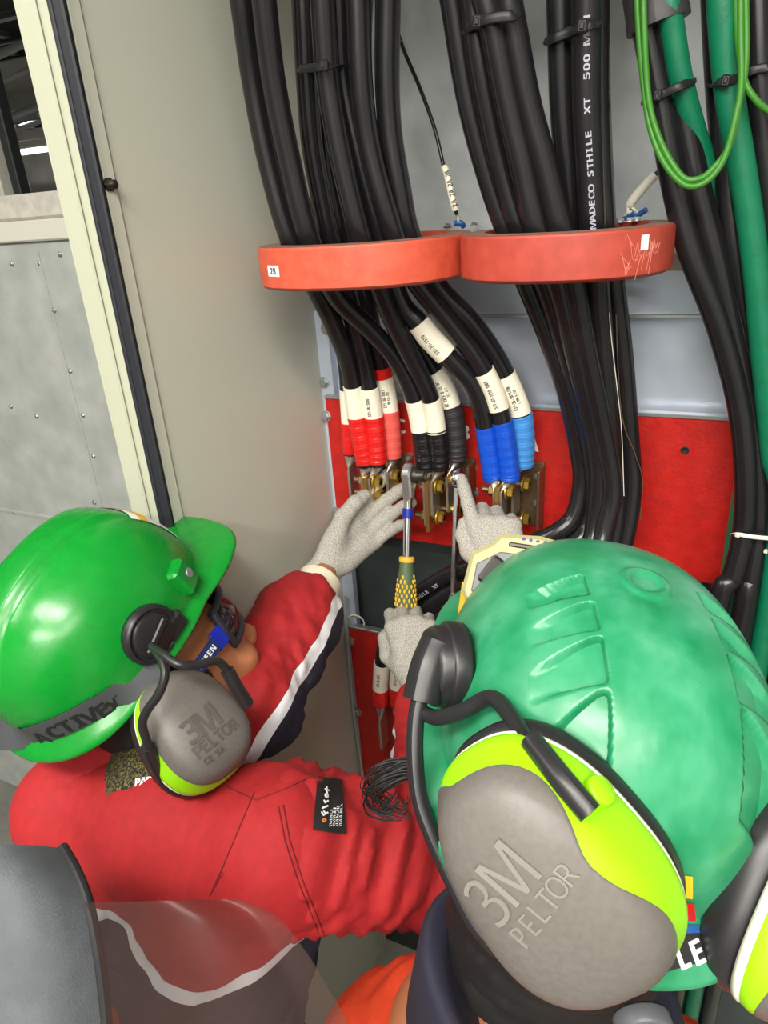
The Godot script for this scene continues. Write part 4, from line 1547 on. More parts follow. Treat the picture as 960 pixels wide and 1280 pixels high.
# a gloved hand: wrist at w; hx towards the thumb side, hy towards the fingers, hz out of the palm.
# fingers: for each of index, middle, ring, little: [spread, knuckle bend, middle bend, end bend] in radians; thumb: points in hand space
func hand(w: Vector3, hx: Vector3, hy: Vector3, hz: Vector3, fingers: Array, thumb: Array, size := 1.0, fat := 1.0) -> MB:
	hy = hy.normalized()
	hx = (hx - hy * hx.dot(hy)).normalized()
	var z0 := hx.cross(hy)
	hz = z0 if z0.dot(hz) > 0.0 else -z0
	var to := func(p: Vector3) -> Vector3:
		return w + (hx * p.x + hy * p.y + hz * p.z) * size
	var bones := []
	var roots := [[0.030, 0.092, 0.0], [0.0095, 0.097, -0.003], [-0.0115, 0.093, -0.002], [-0.0305, 0.084, 0.0]]
	var lens := [[0.044, 0.026, 0.021], [0.048, 0.030, 0.022], [0.045, 0.028, 0.021], [0.034, 0.021, 0.019]]
	var rads := [[0.0112, 0.0102, 0.0096, 0.0082], [0.0115, 0.0105, 0.0098, 0.0084], [0.0110, 0.0100, 0.0094, 0.0080], [0.0098, 0.0089, 0.0083, 0.0072]]
	var lo := Vector3.INF
	var hi := -Vector3.INF
	for f in 4:
		var s = fingers[f]
		var p := Vector3(roots[f][0], roots[f][1], roots[f][2])
		var base := Vector3(roots[f][0] * 0.62, 0.02, 0.0)
		bones.append([base, p, 0.0135, 0.0125, 0.012])
		var a := 0.0
		for k in 3:
			a += s[k + 1]
			var dir := Vector3(sin(s[0]) * cos(a), cos(s[0]) * cos(a), sin(a))
			var q: Vector3 = p + dir * lens[f][k]
			bones.append([p, q, rads[f][k] * fat, rads[f][k + 1] * fat, 0.0035])
			p = q
	bones.append([Vector3(0.012, 0.012, 0.002), Vector3(0.027, 0.038, 0.012), 0.017, 0.0165, 0.016])
	for k in thumb.size() - 1:
		var r := [0.0158, 0.0128, 0.0112, 0.0092]
		bones.append([thumb[k], thumb[k + 1], r[k] * fat, r[k + 1] * fat, 0.008 if k == 0 else 0.004])
	bones.append([Vector3(0.0, -0.045, 0), Vector3(0, 0.015, 0), 0.030, 0.027, 0.016])
	bones.append([Vector3(0.014, 0.03, 0.0), Vector3(0.016, 0.078, 0), 0.0145, 0.014, 0.014])
	bones.append([Vector3(-0.016, 0.03, 0.002), Vector3(-0.016, 0.075, 0), 0.0145, 0.0135, 0.014])
	for b in bones:
		for e in 2:
			var p: Vector3 = to.call(b[e])
			lo = lo.min(p)
			hi = hi.max(p)
	var m := Vector3.ONE * 0.045 * size
	var f := Field.new(lo - m, hi + m, 0.0026, noise)
	for i in bones.size():
		var b = bones[i]
		var wrist: bool = i == bones.size() - 3
		f.bone(to.call(b[0]), to.call(b[1]), b[2] * size, b[3] * size, b[4] * size, 0.0012, 90.0, hz if wrist else Vector3.ZERO, 0.78 if wrist else 1.0)
	f.plane_cut(to.call(Vector3(0, -0.034, 0)), -hy)
	var mb := MB.new()
	f.surface(mb)
	return mb


# a head with face, ears and neck, in head space (x right, y up, z back; the hat rim lies at y = 0)
func head_field(f: Field, t: Transform3D) -> void:
	var bs := t.basis
	f.egg(t * Vector3(0, 0.0, 0.012), bs, Vector3(0.076, 0.098, 0.096), 0.01)
	f.egg(t * Vector3(0, -0.05, -0.022), bs, Vector3(0.066, 0.075, 0.072), 0.03)
	f.egg(t * Vector3(0, -0.098, -0.042), bs, Vector3(0.046, 0.034, 0.045), 0.03)
	f.egg(t * Vector3(0, -0.118, -0.070), bs, Vector3(0.022, 0.016, 0.018), 0.02)
	f.bone(t * Vector3(-0.05, -0.012, -0.070), t * Vector3(0.05, -0.012, -0.070), 0.013, 0.013, 0.02)
	for s in [-1.0, 1.0]:
		f.egg(t * Vector3(0.033 * s, -0.036, -0.090), bs, Vector3(0.018, 0.012, 0.012), 0.01, true)
		f.egg(t * Vector3(0.033 * s, -0.036, -0.079), bs, Vector3(0.013, 0.012, 0.012), 0.002)
		f.egg(t * Vector3(0.042 * s, -0.066, -0.066), bs, Vector3(0.022, 0.018, 0.02), 0.02)
		f.egg(t * Vector3(0.079 * s, -0.05, 0.012), bs.rotated(bs.y.normalized(), 0.4 * s), Vector3(0.009, 0.031, 0.018), 0.006)
		f.egg(t * Vector3(0.088 * s, -0.05, 0.008), bs, Vector3(0.006, 0.016, 0.009), 0.004, true)
		f.egg(t * Vector3(0.011 * s, -0.071, -0.098), bs, Vector3(0.010, 0.008, 0.010), 0.006)
	f.bone(t * Vector3(0, -0.026, -0.088), t * Vector3(0, -0.066, -0.108), 0.008, 0.011, 0.012)
	f.bone(t * Vector3(-0.018, -0.094, -0.084), t * Vector3(0.018, -0.094, -0.084), 0.008, 0.008, 0.006)
	f.bone(t * Vector3(-0.016, -0.104, -0.081), t * Vector3(0.016, -0.104, -0.081), 0.009, 0.009, 0.005)


func hat_point(th: float, ph: float, grow: float, o: Dictionary) -> Vector3:      # th: 0 at the right side, PI/2 at the back; ph: 0 at the crown, 1 at the rim
	var a := ph * PI * 0.5
	var c := cos(th)
	var s := sin(th)
	var pw := 2.0 / 2.3
	var x := signf(c) * pow(absf(c), pw) * (0.113 + grow)
	var z := signf(s) * pow(absf(s), pw) * ((0.142 if s > 0 else 0.138) + grow)
	var r := pow(sin(a), 0.86)
	var y: float = pow(maxf(cos(a), 0.0), 0.86) * (o.get("height", 0.135) + grow)
	var p := Vector3(x * r, y, z * r)
	# relief: raised crown ridge, vents
	var nrm := Vector3(p.x / 0.0128, p.y / 0.018, p.z / 0.0196).normalized()
	if o.has("ridge"):
		var w: float = o.ridge
		var e := smoothstep(w + 0.012, w, absf(p.x)) * smoothstep(-0.115, -0.07, p.z) * smoothstep(0.15, 0.11, p.z)
		p += nrm * 0.007 * e
	if o.has("vents"):
		for q in o.vents:
			# q: [z centre, length, x of the inner wall, width]
			var u: float = (q[2] - absf(p.x)) / -q[3]          # 0 at the wall, 1 at the outer end of the ramp
			var z0: float = q[0] + q[1] * 0.5
			var zz: float = (z0 - p.z) / q[1]
			var open := 1.0 - clampf(u, 0.0, 1.0)
			if u > -0.06 and u < 1.0 and zz > -0.1 and zz < 1.1:
				var side := smoothstep(-0.08, 0.06, zz) * smoothstep(1.06 , 0.94, zz + 0.0 * u + 0.45 * maxf(u - 0.1, 0.0))
				p -= nrm * 0.015 * pow(open, 0.8) * side * smoothstep(-0.05, 0.02, u)
	if o.has("button"):
		var d := Vector2(p.x, p.z - o.button).length()
		p += nrm * 0.0020 * (smoothstep(0.018, 0.015, d) - 1.5 * smoothstep(0.012, 0.008, d))
	return p


func hat_shell(o: Dictionary) -> MB:
	var n: int = o.get("around", 120)
	var m: int = o.get("down", 54)
	var rows := []
	for i in range(0, m + 1):
		var r := []
		for k in n:
			r.append(hat_point(TAU * k / n, float(i) / m, 0.0, o))
		rows.append(r)
	var peak: float = o.get("peak", 0.062)
	# brim: out and slightly down, rolled lip, then back inside
	for st in [[0.25, -0.003, 0.0], [0.6, -0.007, 0.0], [0.95, -0.0105, 0.0], [1.0, -0.0135, 0.0], [0.95, -0.0155, 0.0], [0.5, -0.011, 0.0], [0.0, -0.006, -0.004]]:
		var r := []
		for k in n:
			var th := TAU * k / n
			var p := hat_point(th, 1.0, st[2], o)
			var out := Vector3(cos(th), 0, sin(th))
			var front := maxf(-sin(th), 0.0)
			var back := maxf(sin(th), 0.0)
			var w: float = 0.010 + (peak - 0.010) * smoothstep(0.42, 0.98, front) + o.get("nape", 0.010) * smoothstep(0.1, 0.8, back)
			var drop: float = st[1] * (1.0 + 1.0 * smoothstep(0.5, 1.0, front) + o.get("nape_drop", 0.6) * back)
			var dir := out.lerp(Vector3(0, 0, -1), 0.45 * smoothstep(0.42, 0.8, front)).normalized()
			r.append(p + dir * w * st[0] + Vector3(0, drop, 0))
		rows.append(r)
	for i in range(m, -1, -6):
		var r := []
		for k in n:
			r.append(hat_point(TAU * k / n, maxf(float(i) / m, 0.02), 0.0, {"height": o.get("height", 0.135)}) * 0.955)
		rows.append(r)
	var b := MB.new()
	b.rows(rows, true, true)
	return b


# hearing-protector cup, in its own space: z out of the face, y along; black cushion, pale line, lime band with a wavy edge, grey cup
func ear_cup(t: Transform3D, hat: Node3D, hx: float, hy: float, band: Callable, flip := false) -> Array:
	var inv := hat.global_transform.affine_inverse()
	var n := 64
	var rim := func(a: float, s: float, z: float) -> Vector3:
		var c := cos(a)
		var e := sin(a)
		var q := Vector2(signf(c) * pow(absf(c), 0.8) * hx, signf(e) * pow(absf(e), 0.8) * hy)
		q.x *= 1.0 - 0.10 * (q.y / hy)
		return t * Vector3(q.x * s, q.y * s, z)
	var make := func(prof: Array) -> MB:
		var rs := []
		for p in prof:
			var r := []
			for k in n:
				r.append(rim.call(TAU * k / n, p[0], p[1]))
			rs.append(r)
		var b := MB.new()
		b.rows(rs, true, true)
		return b
	# outer profile from the band's foot to the middle of the face
	var prof := [[1.045, 0.006], [1.055, 0.010], [1.04, 0.015], [0.995, 0.022], [0.955, 0.031], [0.90, 0.038], [0.82, 0.0435], [0.70, 0.0475], [0.55, 0.0505], [0.38, 0.0525], [0.2, 0.0535], [0.0, 0.054]]
	var at := func(v: float) -> Vector2:
		var i := clampi(int(v), 0, prof.size() - 2)
		var f := v - i
		return Vector2(lerpf(prof[i][0], prof[i + 1][0], f), lerpf(prof[i][1], prof[i + 1][1], f))
	var lime := []
	var grey := []
	for k in 7:
		var r := []
		for j in n:
			var a := TAU * j / n
			var q: Vector2 = at.call(float(band.call(a)) * k / 6.0)
			r.append(rim.call(a, q.x, q.y))
		lime.append(r)
	for k in range(-1, 15):
		var r := []
		for j in n:
			var a := TAU * j / n
			var vb: float = band.call(a)
			var q: Vector2 = at.call(vb if k < 0 else lerpf(vb, float(prof.size() - 1), k / 14.0))
			var up := 0.0 if k < 0 else 0.0012
			r.append(rim.call(a, q.x + up * 6.0 * (1.0 if q.x > 0.6 else 0.0), q.y + up))
		grey.append(r)
	var cup := MeshInstance3D.new()
	var b := MB.new()
	b.rows(grey, true, true)
	var whole := MB.new()
	whole.add(b)
	cup = part("ear_cup", b, M.cup_grey, hat, inv)
	b = MB.new()
	b.rows(lime, true, true)
	whole.add(b)
	part("lime_band", b, M.lime, cup)
	part("pale_line", make.call([[0.9, 0.0], [1.03, 0.0], [1.045, 0.003], [1.035, 0.0065], [0.9, 0.0065]]), M.foam_white, cup)
	part("cushion", make.call([[0.5, -0.024], [0.85, -0.026], [0.99, -0.021], [1.05, -0.012], [1.03, -0.003], [0.9, 0.001]]), M.black_plastic, cup)
	return [cup, whole]


func on_cup(whole: MB, cup: Node3D, txt: String, px: float, py: float, h: float, ang: float, m: Material, called := "embossed_print", bold := true) -> void:
	# raised lettering laid letter by letter on the cup face, along a line that leaves (px, py) at this angle
	var b := MB.new()
	var c := hit(whole, px, py)
	if c.is_empty():
		return
	var t: float = (c[0] - CAM).dot(FW)
	var x := px
	var y := py
	var step := h * 0.72 * FOC / t
	for ch in txt:
		var q := hit(whole, x, y)
		if q.size() and ch != " ":
			var n: Vector3 = q[1]
			if n.dot(CAM - (q[0] as Vector3)) < 0.0:
				n = -n
			var dir := vd(cos(ang), sin(ang), 0)
			dir = (dir - n * dir.dot(n)).normalized()
			letters(b, ch, h, Transform3D(Basis(dir, n.cross(dir), n), q[0] + n * 0.0004), 0.0009, bold)
		x += cos(ang) * step
		y -= sin(ang) * step
	if b.vs.size():
		part(called, b, m, cup)


func rod(called: String, ps: Array, r: float, m: Material, parent: Node3D, squash := 1.0, up := Vector3.ZERO) -> MeshInstance3D:
	var b := MB.new()
	b.tube(curve(ps, 8), flat(r), 12, true, squash, up)
	return part(called, b, m, parent, parent.global_transform.affine_inverse())


func settle(o: Node3D) -> void:      # puts a thing's origin at its base
	if not o.transform.is_equal_approx(Transform3D.IDENTITY):
		return
	var box := AABB()
	var first := true
	for c in o.get_children():
		if c is MeshInstance3D and c.mesh:
			var q: AABB = c.transform * c.mesh.get_aabb()
			box = q if first else box.merge(q)
			first = false
	if first:
		return
	var at := box.position + Vector3(box.size.x * 0.5, 0, box.size.z * 0.5)
	o.position = at
	for c in o.get_children():
		if c is Node3D:
			c.position -= at


func P(o: Node3D, called: String, b: MB, m: Material) -> MeshInstance3D:     # a part given in world axes under a placed thing
	return part(called, b, m, o, o.global_transform.affine_inverse())


func tools() -> void:
	# ratchet: flat head standing edge-on, blue band, bright shank, green and yellow grip
	var o := thing("ratchet_wrench", "steel ratchet wrench with blue band and green-yellow grip held upright", "wrench")
	var p0 := zp(511, 594, 0.105)
	var p1 := zp(508.5, 697, 0.150)
	var p2 := zp(506.5, 752, 0.185)
	var ax := (p0 - p1).normalized()
	var t := Transform3D(Basis(Vector3.BACK, Vector3.UP, Vector3.LEFT), p0)
	var side := Vector3.RIGHT
	side = (side - ax * side.dot(ax)).normalized()
	t = Transform3D(Basis(side.cross(ax) * -1.0, ax, -side), p0 + side * 0.0085)
	t.basis.x = ax.cross(-side)
	var poly := PackedVector2Array()
	for k in 19:
		var a := -0.55 + (PI + 1.1) * k / 18.0
		poly.append(Vector2(cos(a) * 0.0185, sin(a) * 0.0185 + 0.002))
	poly.append(Vector2(-0.0075, -0.04))
	poly.append(Vector2(0.0075, -0.04))
	var b := MB.new()
	b.prism(t, poly, 0.016, 0.003)
	part("head", b, M.steel, o)
	b = MB.new()
	var pn := p0 - ax * 0.034
	b.tube(curve([pn, p0.lerp(p1, 0.42), p1 - ax * 0.01], 6), PackedFloat32Array([0.0085, 0.008, 0.0075, 0.0072, 0.007, 0.0068, 0.0068]), 16)
	part("shank", b, M.chrome, o)
	b = MB.new()
	b.tube(PackedVector3Array([p0.lerp(p1, 0.40), p0.lerp(p1, 0.52)]), flat(0.0092), 18)
	part("blue_band", b, M.blue_plastic, o)
	var len := p1.distance_to(p2) + 0.035
	var ty := yframe(p1 + ax * 0.002, -ax, Vector3.BACK)
	b = MB.new()
	b.lathe(ty, PackedVector2Array([Vector2(0.006, 0), Vector2(0.0125, 0.001), Vector2(0.0132, 0.003), Vector2(0.0132, 0.007), Vector2(0.0125, 0.009)]), 20)
	part("collar", b, M.handle_yellow, o)
	b = MB.new()
	b.lathe(ty, PackedVector2Array([Vector2(0.0118, 0.008), Vector2(0.0125, 0.02), Vector2(0.0150, 0.045), Vector2(0.0172, 0.075), Vector2(0.0165, 0.1), Vector2(0.014, len), Vector2(0.009, len + 0.006), Vector2(0, len + 0.007)]), 20)
	var grip := part("grip", b, M.handle_green, o)
	b = MB.new()
	for r in 9:
		var y := 0.018 + r * 0.0078
		for k in 12:
			var a := TAU * (k + 0.5 * (r % 2)) / 12.0
			if r < 1 + 3 * absf(sin(a * 2.0)):
				continue
			var rad := lerpf(0.0123, 0.0172, clampf((y - 0.02) / 0.055, 0, 1))
			b.ball(ty * Transform3D(Basis.IDENTITY, Vector3(cos(a) * rad, y, sin(a) * rad)), Vector3(0.0022, 0.0040, 0.0020), 8, 6)
	part("grip_studs", b, M.handle_yellow, grip)
	# the socket it drives
	o = thing("wrench_socket", "short steel socket sitting on the bolt beside the ratchet head", "socket")
	b = MB.new()
	b.lathe(yframe(p0 + side * 0.0085, side), PackedVector2Array([Vector2(0, 0), Vector2(0.0125, 0), Vector2(0.013, 0.001), Vector2(0.013, 0.007), Vector2(0.0095, 0.009), Vector2(0.0095, 0.02), Vector2(0.0085, 0.021), Vector2(0, 0.021)]), 20)
	part("socket", b, M.dark_steel, o)
	# combination spanner, edge-on
	o = thing("combination_spanner", "bright combination spanner standing edge-on under the pointing glove", "spanner")
	var s0 := zp(572, 598, 0.105)
	var s1 := zp(567, 748, 0.165)
	var sx := (s0 - s1).normalized()
	var sd := (Vector3.RIGHT - sx * sx.x).normalized()
	var st := Transform3D(Basis(sx.cross(-sd), sx, -sd), s0 + sd * 0.0035)
	var l := s0.distance_to(s1)
	b = MB.new()
	b.prism(st, PackedVector2Array([Vector2(0.0065, -l + 0.01), Vector2(0.006, -0.014), Vector2(-0.006, -0.014), Vector2(-0.0065, -l + 0.01)]), 0.0075, 0.0015)
	part("shank", b, M.chrome, o)
	b = MB.new()
	b.lathe(yframe(s0 + sd * 0.006, -sd), PackedVector2Array([Vector2(0.0095, 0.001), Vector2(0.0105, 0), Vector2(0.015, 0), Vector2(0.0165, 0.002), Vector2(0.0165, 0.009), Vector2(0.015, 0.011), Vector2(0.0105, 0.011), Vector2(0.0095, 0.01), Vector2(0.0095, 0.001)]), 24)
	part("ring_end", b, M.chrome, o)
	b = MB.new()
	var jaw := PackedVector2Array()
	for k in 13:
		var a := PI * 0.5 - 2.35 + 4.7 * k / 12.0
		jaw.append(Vector2(cos(a) * 0.018, -l - 0.006 + sin(a) * 0.018))
	jaw.append(Vector2(-0.0085, -l - 0.012))
	jaw.append(Vector2(-0.007, -l + 0.002))
	jaw.append(Vector2(0.007, -l + 0.002))
	jaw.append(Vector2(0.0085, -l - 0.012))
	b.prism(st.translated_local(Vector3(0, 0, -0.001)), jaw, 0.008, 0.0012)
	part("open_end", b, M.chrome, o)


func person(label: String) -> Node3D:
	return thing("person", label, "person")


func head_mesh(t: Transform3D, neck: Vector3) -> MB:
	var c := t.origin
	var f := Field.new(c - Vector3.ONE * 0.25, c + Vector3.ONE * 0.2, 0.0045, noise)
	head_field(f, t)
	f.bone(t * Vector3(0, -0.07, 0.025), neck, 0.056, 0.060, 0.02)
	var b := MB.new()
	f.surface(b)
	return b


func limbs(b: MB, bones: Array) -> void:       # the rest of the body, under the clothes
	var lo := Vector3.INF
	var hi := -Vector3.INF
	for q in bones:
		for e in 2:
			lo = lo.min(q[e])
			hi = hi.max(q[e])
	var m := Vector3.ONE * 0.2
	var f := Field.new(lo - m, hi + m, 0.014, noise)
	for q in bones:
		f.bone(q[0], q[1], q[2], q[3], 0.03)
	f.surface(b)


func cloth(bones: Array, cell: float, k := 0.03) -> MB:
	var lo := Vector3.INF
	var hi := -Vector3.INF
	for q in bones:
		for e in 2:
			lo = lo.min(q[e] - Vector3.ONE * maxf(q[2], q[3]))
			hi = hi.max(q[e] + Vector3.ONE * maxf(q[2], q[3]))
	var m := Vector3.ONE * 0.04
	var f := Field.new(lo - m, hi + m, cell, noise)
	for q in bones:
		f.bone(q[0], q[1], q[2], q[3], q[6] if q.size() > 6 else k, q[4] if q.size() > 4 else 0.0, q[5] if q.size() > 5 else 30.0)
	for q in bones:
		if q.size() > 7:
			f.plane_cut(q[1], q[7])
	var b := MB.new()
	f.surface(b)
	return b


func legs(o: Node3D, hip: Vector3, wide: float, knees: Array, feet: Array, m: Material, turn: Vector3) -> void:
	var bones := []
	for i in 2:
		var h := hip + Vector3(wide * (i * 2 - 1), 0, 0)
		bones.append([h + Vector3(0, 0.06, 0), knees[i], 0.105, 0.07])
		bones.append([knees[i], feet[i] + Vector3(0, 0.09, 0), 0.07, 0.06])
	bones.append([hip + Vector3(-wide, 0.06, 0), hip + Vector3(wide, 0.06, 0), 0.115, 0.115])
	bones.append([hip + Vector3(0, 0.06, 0), hip + Vector3(0, 0.20, -0.03), 0.13, 0.135])
	var b := cloth(bones, 0.014, 0.04)
	P(o, "trousers", b, m)
	for i in 2:
		var q: Vector3 = feet[i]
		b = cloth([[q + Vector3(0, 0.05, 0.03), q + Vector3(0, 0.13, 0.02), 0.05, 0.058], [q + Vector3(0, 0.048, 0.03), q + turn * 0.17 + Vector3(0, 0.04, 0), 0.048, 0.04]], 0.008, 0.03)
		for j in b.vs.size():
			b.vs[j].y = maxf(b.vs[j].y, 0.0)
		P(o, "boot", b, M.black_plastic)


func patch(b: MB, corners: Array, lift: float, thick: float, n := 8) -> MB:      # a piece of cloth lying on a surface: corners in picture order, clockwise
	var out := MB.new()
	var top := []
	var low := []
	for i in n + 1:
		var r := []
		var s := []
		for k in n + 1:
			var u := float(k) / n
			var v := float(i) / n
			var p: Vector2 = corners[0].lerp(corners[1], u).lerp(corners[3].lerp(corners[2], u), v)
			var h := hit(b, p.x, p.y)
			if h.is_empty():
				h = [r[-1] if r.size() else CAM, Vector3.UP]
			r.append(h[0] - ray(p.x, p.y).normalized() * (lift + thick))
			s.append(h[0] - ray(p.x, p.y).normalized() * lift * 0.2)
		top.append(r)
		low.append(s)
	out.rows(top)
	var edge_t := []
	var edge_l := []
	for k in n:
		edge_t.append(top[0][k])
		edge_l.append(low[0][k])
	for k in n:
		edge_t.append(top[k][n])
		edge_l.append(low[k][n])
	for k in n:
		edge_t.append(top[n][n - k])
		edge_l.append(low[n][n - k])
	for k in n:
		edge_t.append(top[n - k][0])
		edge_l.append(low[n - k][0])
	out.rows([edge_t, edge_l], true, true)
	return out


func left_worker() -> void:
	var o := person("person in red overalls and bright green helmet reaching into the cabinet with both gloved hands")
	var hc := tp(127, 783, 0.85)
	var rt := vd(0.83, -0.135, 0.54)
	var fw := vd(0.44, 0.735, -0.515)
	var hb := head_basis(fw, rt)
	var hat := Transform3D(hb, hc)
	var ht := Transform3D(head_basis(vd(0.60, 0.62, -0.50), vd(0.60, -0.10, 0.80)), tp(206, 818, 0.915))      # the head sits low and turned in the hat
	var neck := tp(200, 1000, 0.83)
	var sl := tp(95, 1010, 0.88)
	var sr := tp(345, 1055, 0.79)
	var el := tp(312, 880, 0.98)
	var wl := tp(402, 723, 1.17)
	var er := tp(552, 1075, 0.90)
	var wr := tp(527, 866, 1.09)
	var hip := Vector3(0.10, 0.90, 0.74)
	var mid := (sl + sr) * 0.5
	# body
	var body := head_mesh(ht, neck)
	limbs(body, [[neck, mid, 0.05, 0.07], [mid + Vector3(-0.06, -0.08, 0.0), hip, 0.09, 0.09], [mid + Vector3(0.06, -0.08, 0.0), hip, 0.09, 0.09], [sl, sr, 0.05, 0.05], [sl, el, 0.045, 0.04], [el, wl, 0.04, 0.028], [sr, er, 0.045, 0.04], [er, wr, 0.04, 0.028],
		[hip, Vector3(-0.02, 0.48, 0.58), 0.08, 0.05], [hip, Vector3(0.22, 0.48, 0.58), 0.08, 0.05], [Vector3(-0.02, 0.48, 0.58), Vector3(-0.02, 0.09, 0.74), 0.05, 0.035], [Vector3(0.22, 0.48, 0.58), Vector3(0.22, 0.09, 0.74), 0.05, 0.035]])
	P(o, "body", body, M.skin)
	# overalls
	var la := (wl - el).normalized()
	var ra := (wr - er).normalized()
	var chest := mid + Vector3(0.0, -0.10, 0.0)
	var coat := cloth([
		[sl, sr, 0.070, 0.076, 0.008, 10.0],
		[neck + Vector3(0, -0.035, 0.0), mid, 0.080, 0.088],
		[chest + Vector3(-0.085, 0.02, 0.0), hip + Vector3(-0.06, 0.12, -0.02), 0.112, 0.12, 0.009, 10.0],
		[chest + Vector3(0.075, 0.02, 0.0), hip + Vector3(0.06, 0.12, -0.02), 0.112, 0.12, 0.009, 10.0],
		[sr, sr.lerp(er, 0.25), 0.084, 0.080]], 0.0075)
	var arm_r := cloth([[sr.lerp(er, 0.08), er, 0.090, 0.076, 0.014, 26.0], [er, wr - ra * 0.03, 0.072, 0.047, 0.010, 30.0]], 0.0065)
	var both := MB.new()
	both.add(coat)
	both.add(arm_r)
	var arm := cloth([[sl, el, 0.075, 0.068], [el, wl - la * 0.085, 0.067, 0.058, 0.015, 32.0], [el.lerp(wl, 0.45), el.lerp(wl, 0.62), 0.066, 0.064, 0.010, 30.0], [wl - la * 0.09, wl - la * 0.065, 0.050, 0.044, 0.007, 90.0]], 0.006)
	var belt := hip.y + 0.33
	var dist := func(p: Vector3) -> float:
		return p.y + 0.10 * absf(p.x - 0.135)
	var by := tp(242, 1253, 0.74).y
	var vx := tp(242, 1253, 0.74).x
	var bands := split(coat, func(p: Vector3) -> float: return by + (0.28 * maxf(vx - p.x, 0.0) + 0.30 * maxf(p.x - vx, 0.0)) - p.y, [-0.012, 0.004])
	var jk := P(o, "jacket", weld(bands[0]), M.red_cloth)
	P(o, "reflective_trim", weld(bands[1]), M.reflective)
	P(o, "lower_overalls", weld(bands[2]), M.navy_cloth)
	var rn := vd(-0.75, -0.6, 0.0)
	rn = (rn - ra * rn.dot(ra)).normalized()
	var rb := split(arm_r, func(p: Vector3) -> float: return (p - er).dot(rn) if (p - er).dot(ra) > 0.07 else -1.0, [0.038, 0.054])
	P(o, "sleeve", weld(rb[0]), M.red_cloth)
	if rb[1].vs.size():
		P(o, "sleeve_stripe", weld(rb[1]), M.reflective)
	if rb[2].vs.size():
		P(o, "sleeve_underside", weld(rb[2]), M.navy_cloth)
	var sn := vd(0.62, -0.78, 0.1)
	sn = (sn - la * sn.dot(la)).normalized()
	var sb := split(arm, func(p: Vector3) -> float: return (p - el).dot(sn) + 0.008 * noise.get_noise_3d(p.x * 10.0, p.y * 10.0, p.z * 10.0), [0.022, 0.042])
	P(o, "sleeve", weld(sb[0]), M.red_cloth)
	P(o, "sleeve_stripe", weld(sb[1]), M.reflective)
	P(o, "sleeve_underside", weld(sb[2]), M.navy_cloth)
	# seams, back pleat and the black label on the sleeve
	var s := MB.new()
	for q in [[[318, 990], [297, 1040], [276, 1090], [262, 1120]], [[262, 1120], [282, 1085]], [[280, 982], [320, 1000], [360, 985], [394, 968]], [[348, 1008], [356, 1050], [372, 1100], [392, 1150], [404, 1182]], [[354, 1006], [362, 1050], [378, 1100], [398, 1150], [410, 1180]]]:
		var ps := seam(both, q, 0.001)
		if ps.size() > 2:
			s = MB.new()
			s.tube(ps, flat(0.0009), 6)
			P(o, "seam", s, M.dark_red)
	var lb := patch(both, [Vector2(397, 970), Vector2(428, 974), Vector2(433, 1043), Vector2(391, 1037)], 0.004, 0.0012)
	var lab := P(o, "sleeve_label", lb, M.label_black)
	on_cup(lb, lab, "Firex", 406, 1016, 0.0085, PI * 0.5 - 0.08, M.white, "print")
	for k in 4:
		on_cup(lb, lab, "lllllll.lll.ll".substr(k % 2, 9 + k), 413 + k * 4, 1032, 0.0028, PI * 0.5 - 0.08, M.white, "print")
	on_cup(lb, lab, "o", 405, 1026, 0.006, PI * 0.5, M.orange_ink, "print")
	# cream under-cuff, then the open left glove with its palm to the room
	var b := MB.new()
	b.tube(PackedVector3Array([wl - la * 0.09, wl - la * 0.05, wl - la * 0.008, wl - la * 0.003]), PackedFloat32Array([0.041, 0.040, 0.038, 0.030]), 24)
	P(o, "under_cuff", b, M.cream_cloth)
	var g := hand(wl + la * 0.034, vd(-0.68, 0.70, 0.25), vd(0.66, 0.70, -0.32), vd(0.1, -0.1, 1.0),
		[[0.10, 0.0, 0.10, 0.08], [-0.02, 0.30, 0.40, 0.25], [-0.04, 0.45, 0.45, 0.3], [-0.04, 0.55, 0.45, 0.3]],
		[Vector3(0.022, 0.022, 0.008), Vector3(0.044, 0.066, 0.024), Vector3(0.047, 0.098, 0.026), Vector3(0.043, 0.121, 0.020)], 1.04, 1.12)
	P(o, "glove", g, M.glove_knit)
	# right glove closed round the grip of the ratchet
	b = MB.new()
	b.tube(PackedVector3Array([wr - ra * 0.05, wr - ra * 0.02, wr, wr + ra * 0.004]), PackedFloat32Array([0.041, 0.04, 0.038, 0.03]), 24)
	P(o, "under_cuff", b, M.red_cloth)
	g = hand(wr + ra * 0.02, vd(-0.95, 0.1, -0.1), vd(-0.16, 0.95, -0.25), vd(0.0, 0.2, -1.0),
		[[0.05, 0.95, 1.35, 0.8], [0.02, 1.0, 1.4, 0.8], [0.0, 1.05, 1.4, 0.8], [-0.04, 1.1, 1.35, 0.8]],
		[Vector3(0.022, 0.02, 0.008), Vector3(0.046, 0.050, 0.022), Vector3(0.047, 0.080, 0.034), Vector3(0.03, 0.098, 0.044)], 1.0)
	P(o, "glove", g, M.glove_knit)
	# hair at the nape, patterned neck gaiter
	b = cloth([[ht * Vector3(0.02, -0.03, 0.05), ht * Vector3(0.02, -0.115, 0.06), 0.078, 0.062, 0.006, 60.0], [ht * Vector3(-0.03, -0.03, 0.05), ht * Vector3(-0.02, -0.115, 0.06), 0.076, 0.06, 0.006, 60.0], [ht * Vector3(0.058, -0.02, 0.02), ht * Vector3(0.058, -0.075, 0.03), 0.03, 0.022, 0.004, 60.0]], 0.006)
	P(o, "hair", b, M.hair)
	var gt := tri(mat("gaiter", Color(1, 1, 1), 0.8), 18.0, noise_tex(0.05, 2, c8(22, 22, 24), c8(120, 110, 50), 256, 91, FastNoiseLite.TYPE_SIMPLEX, 0.62))
	b = MB.new()
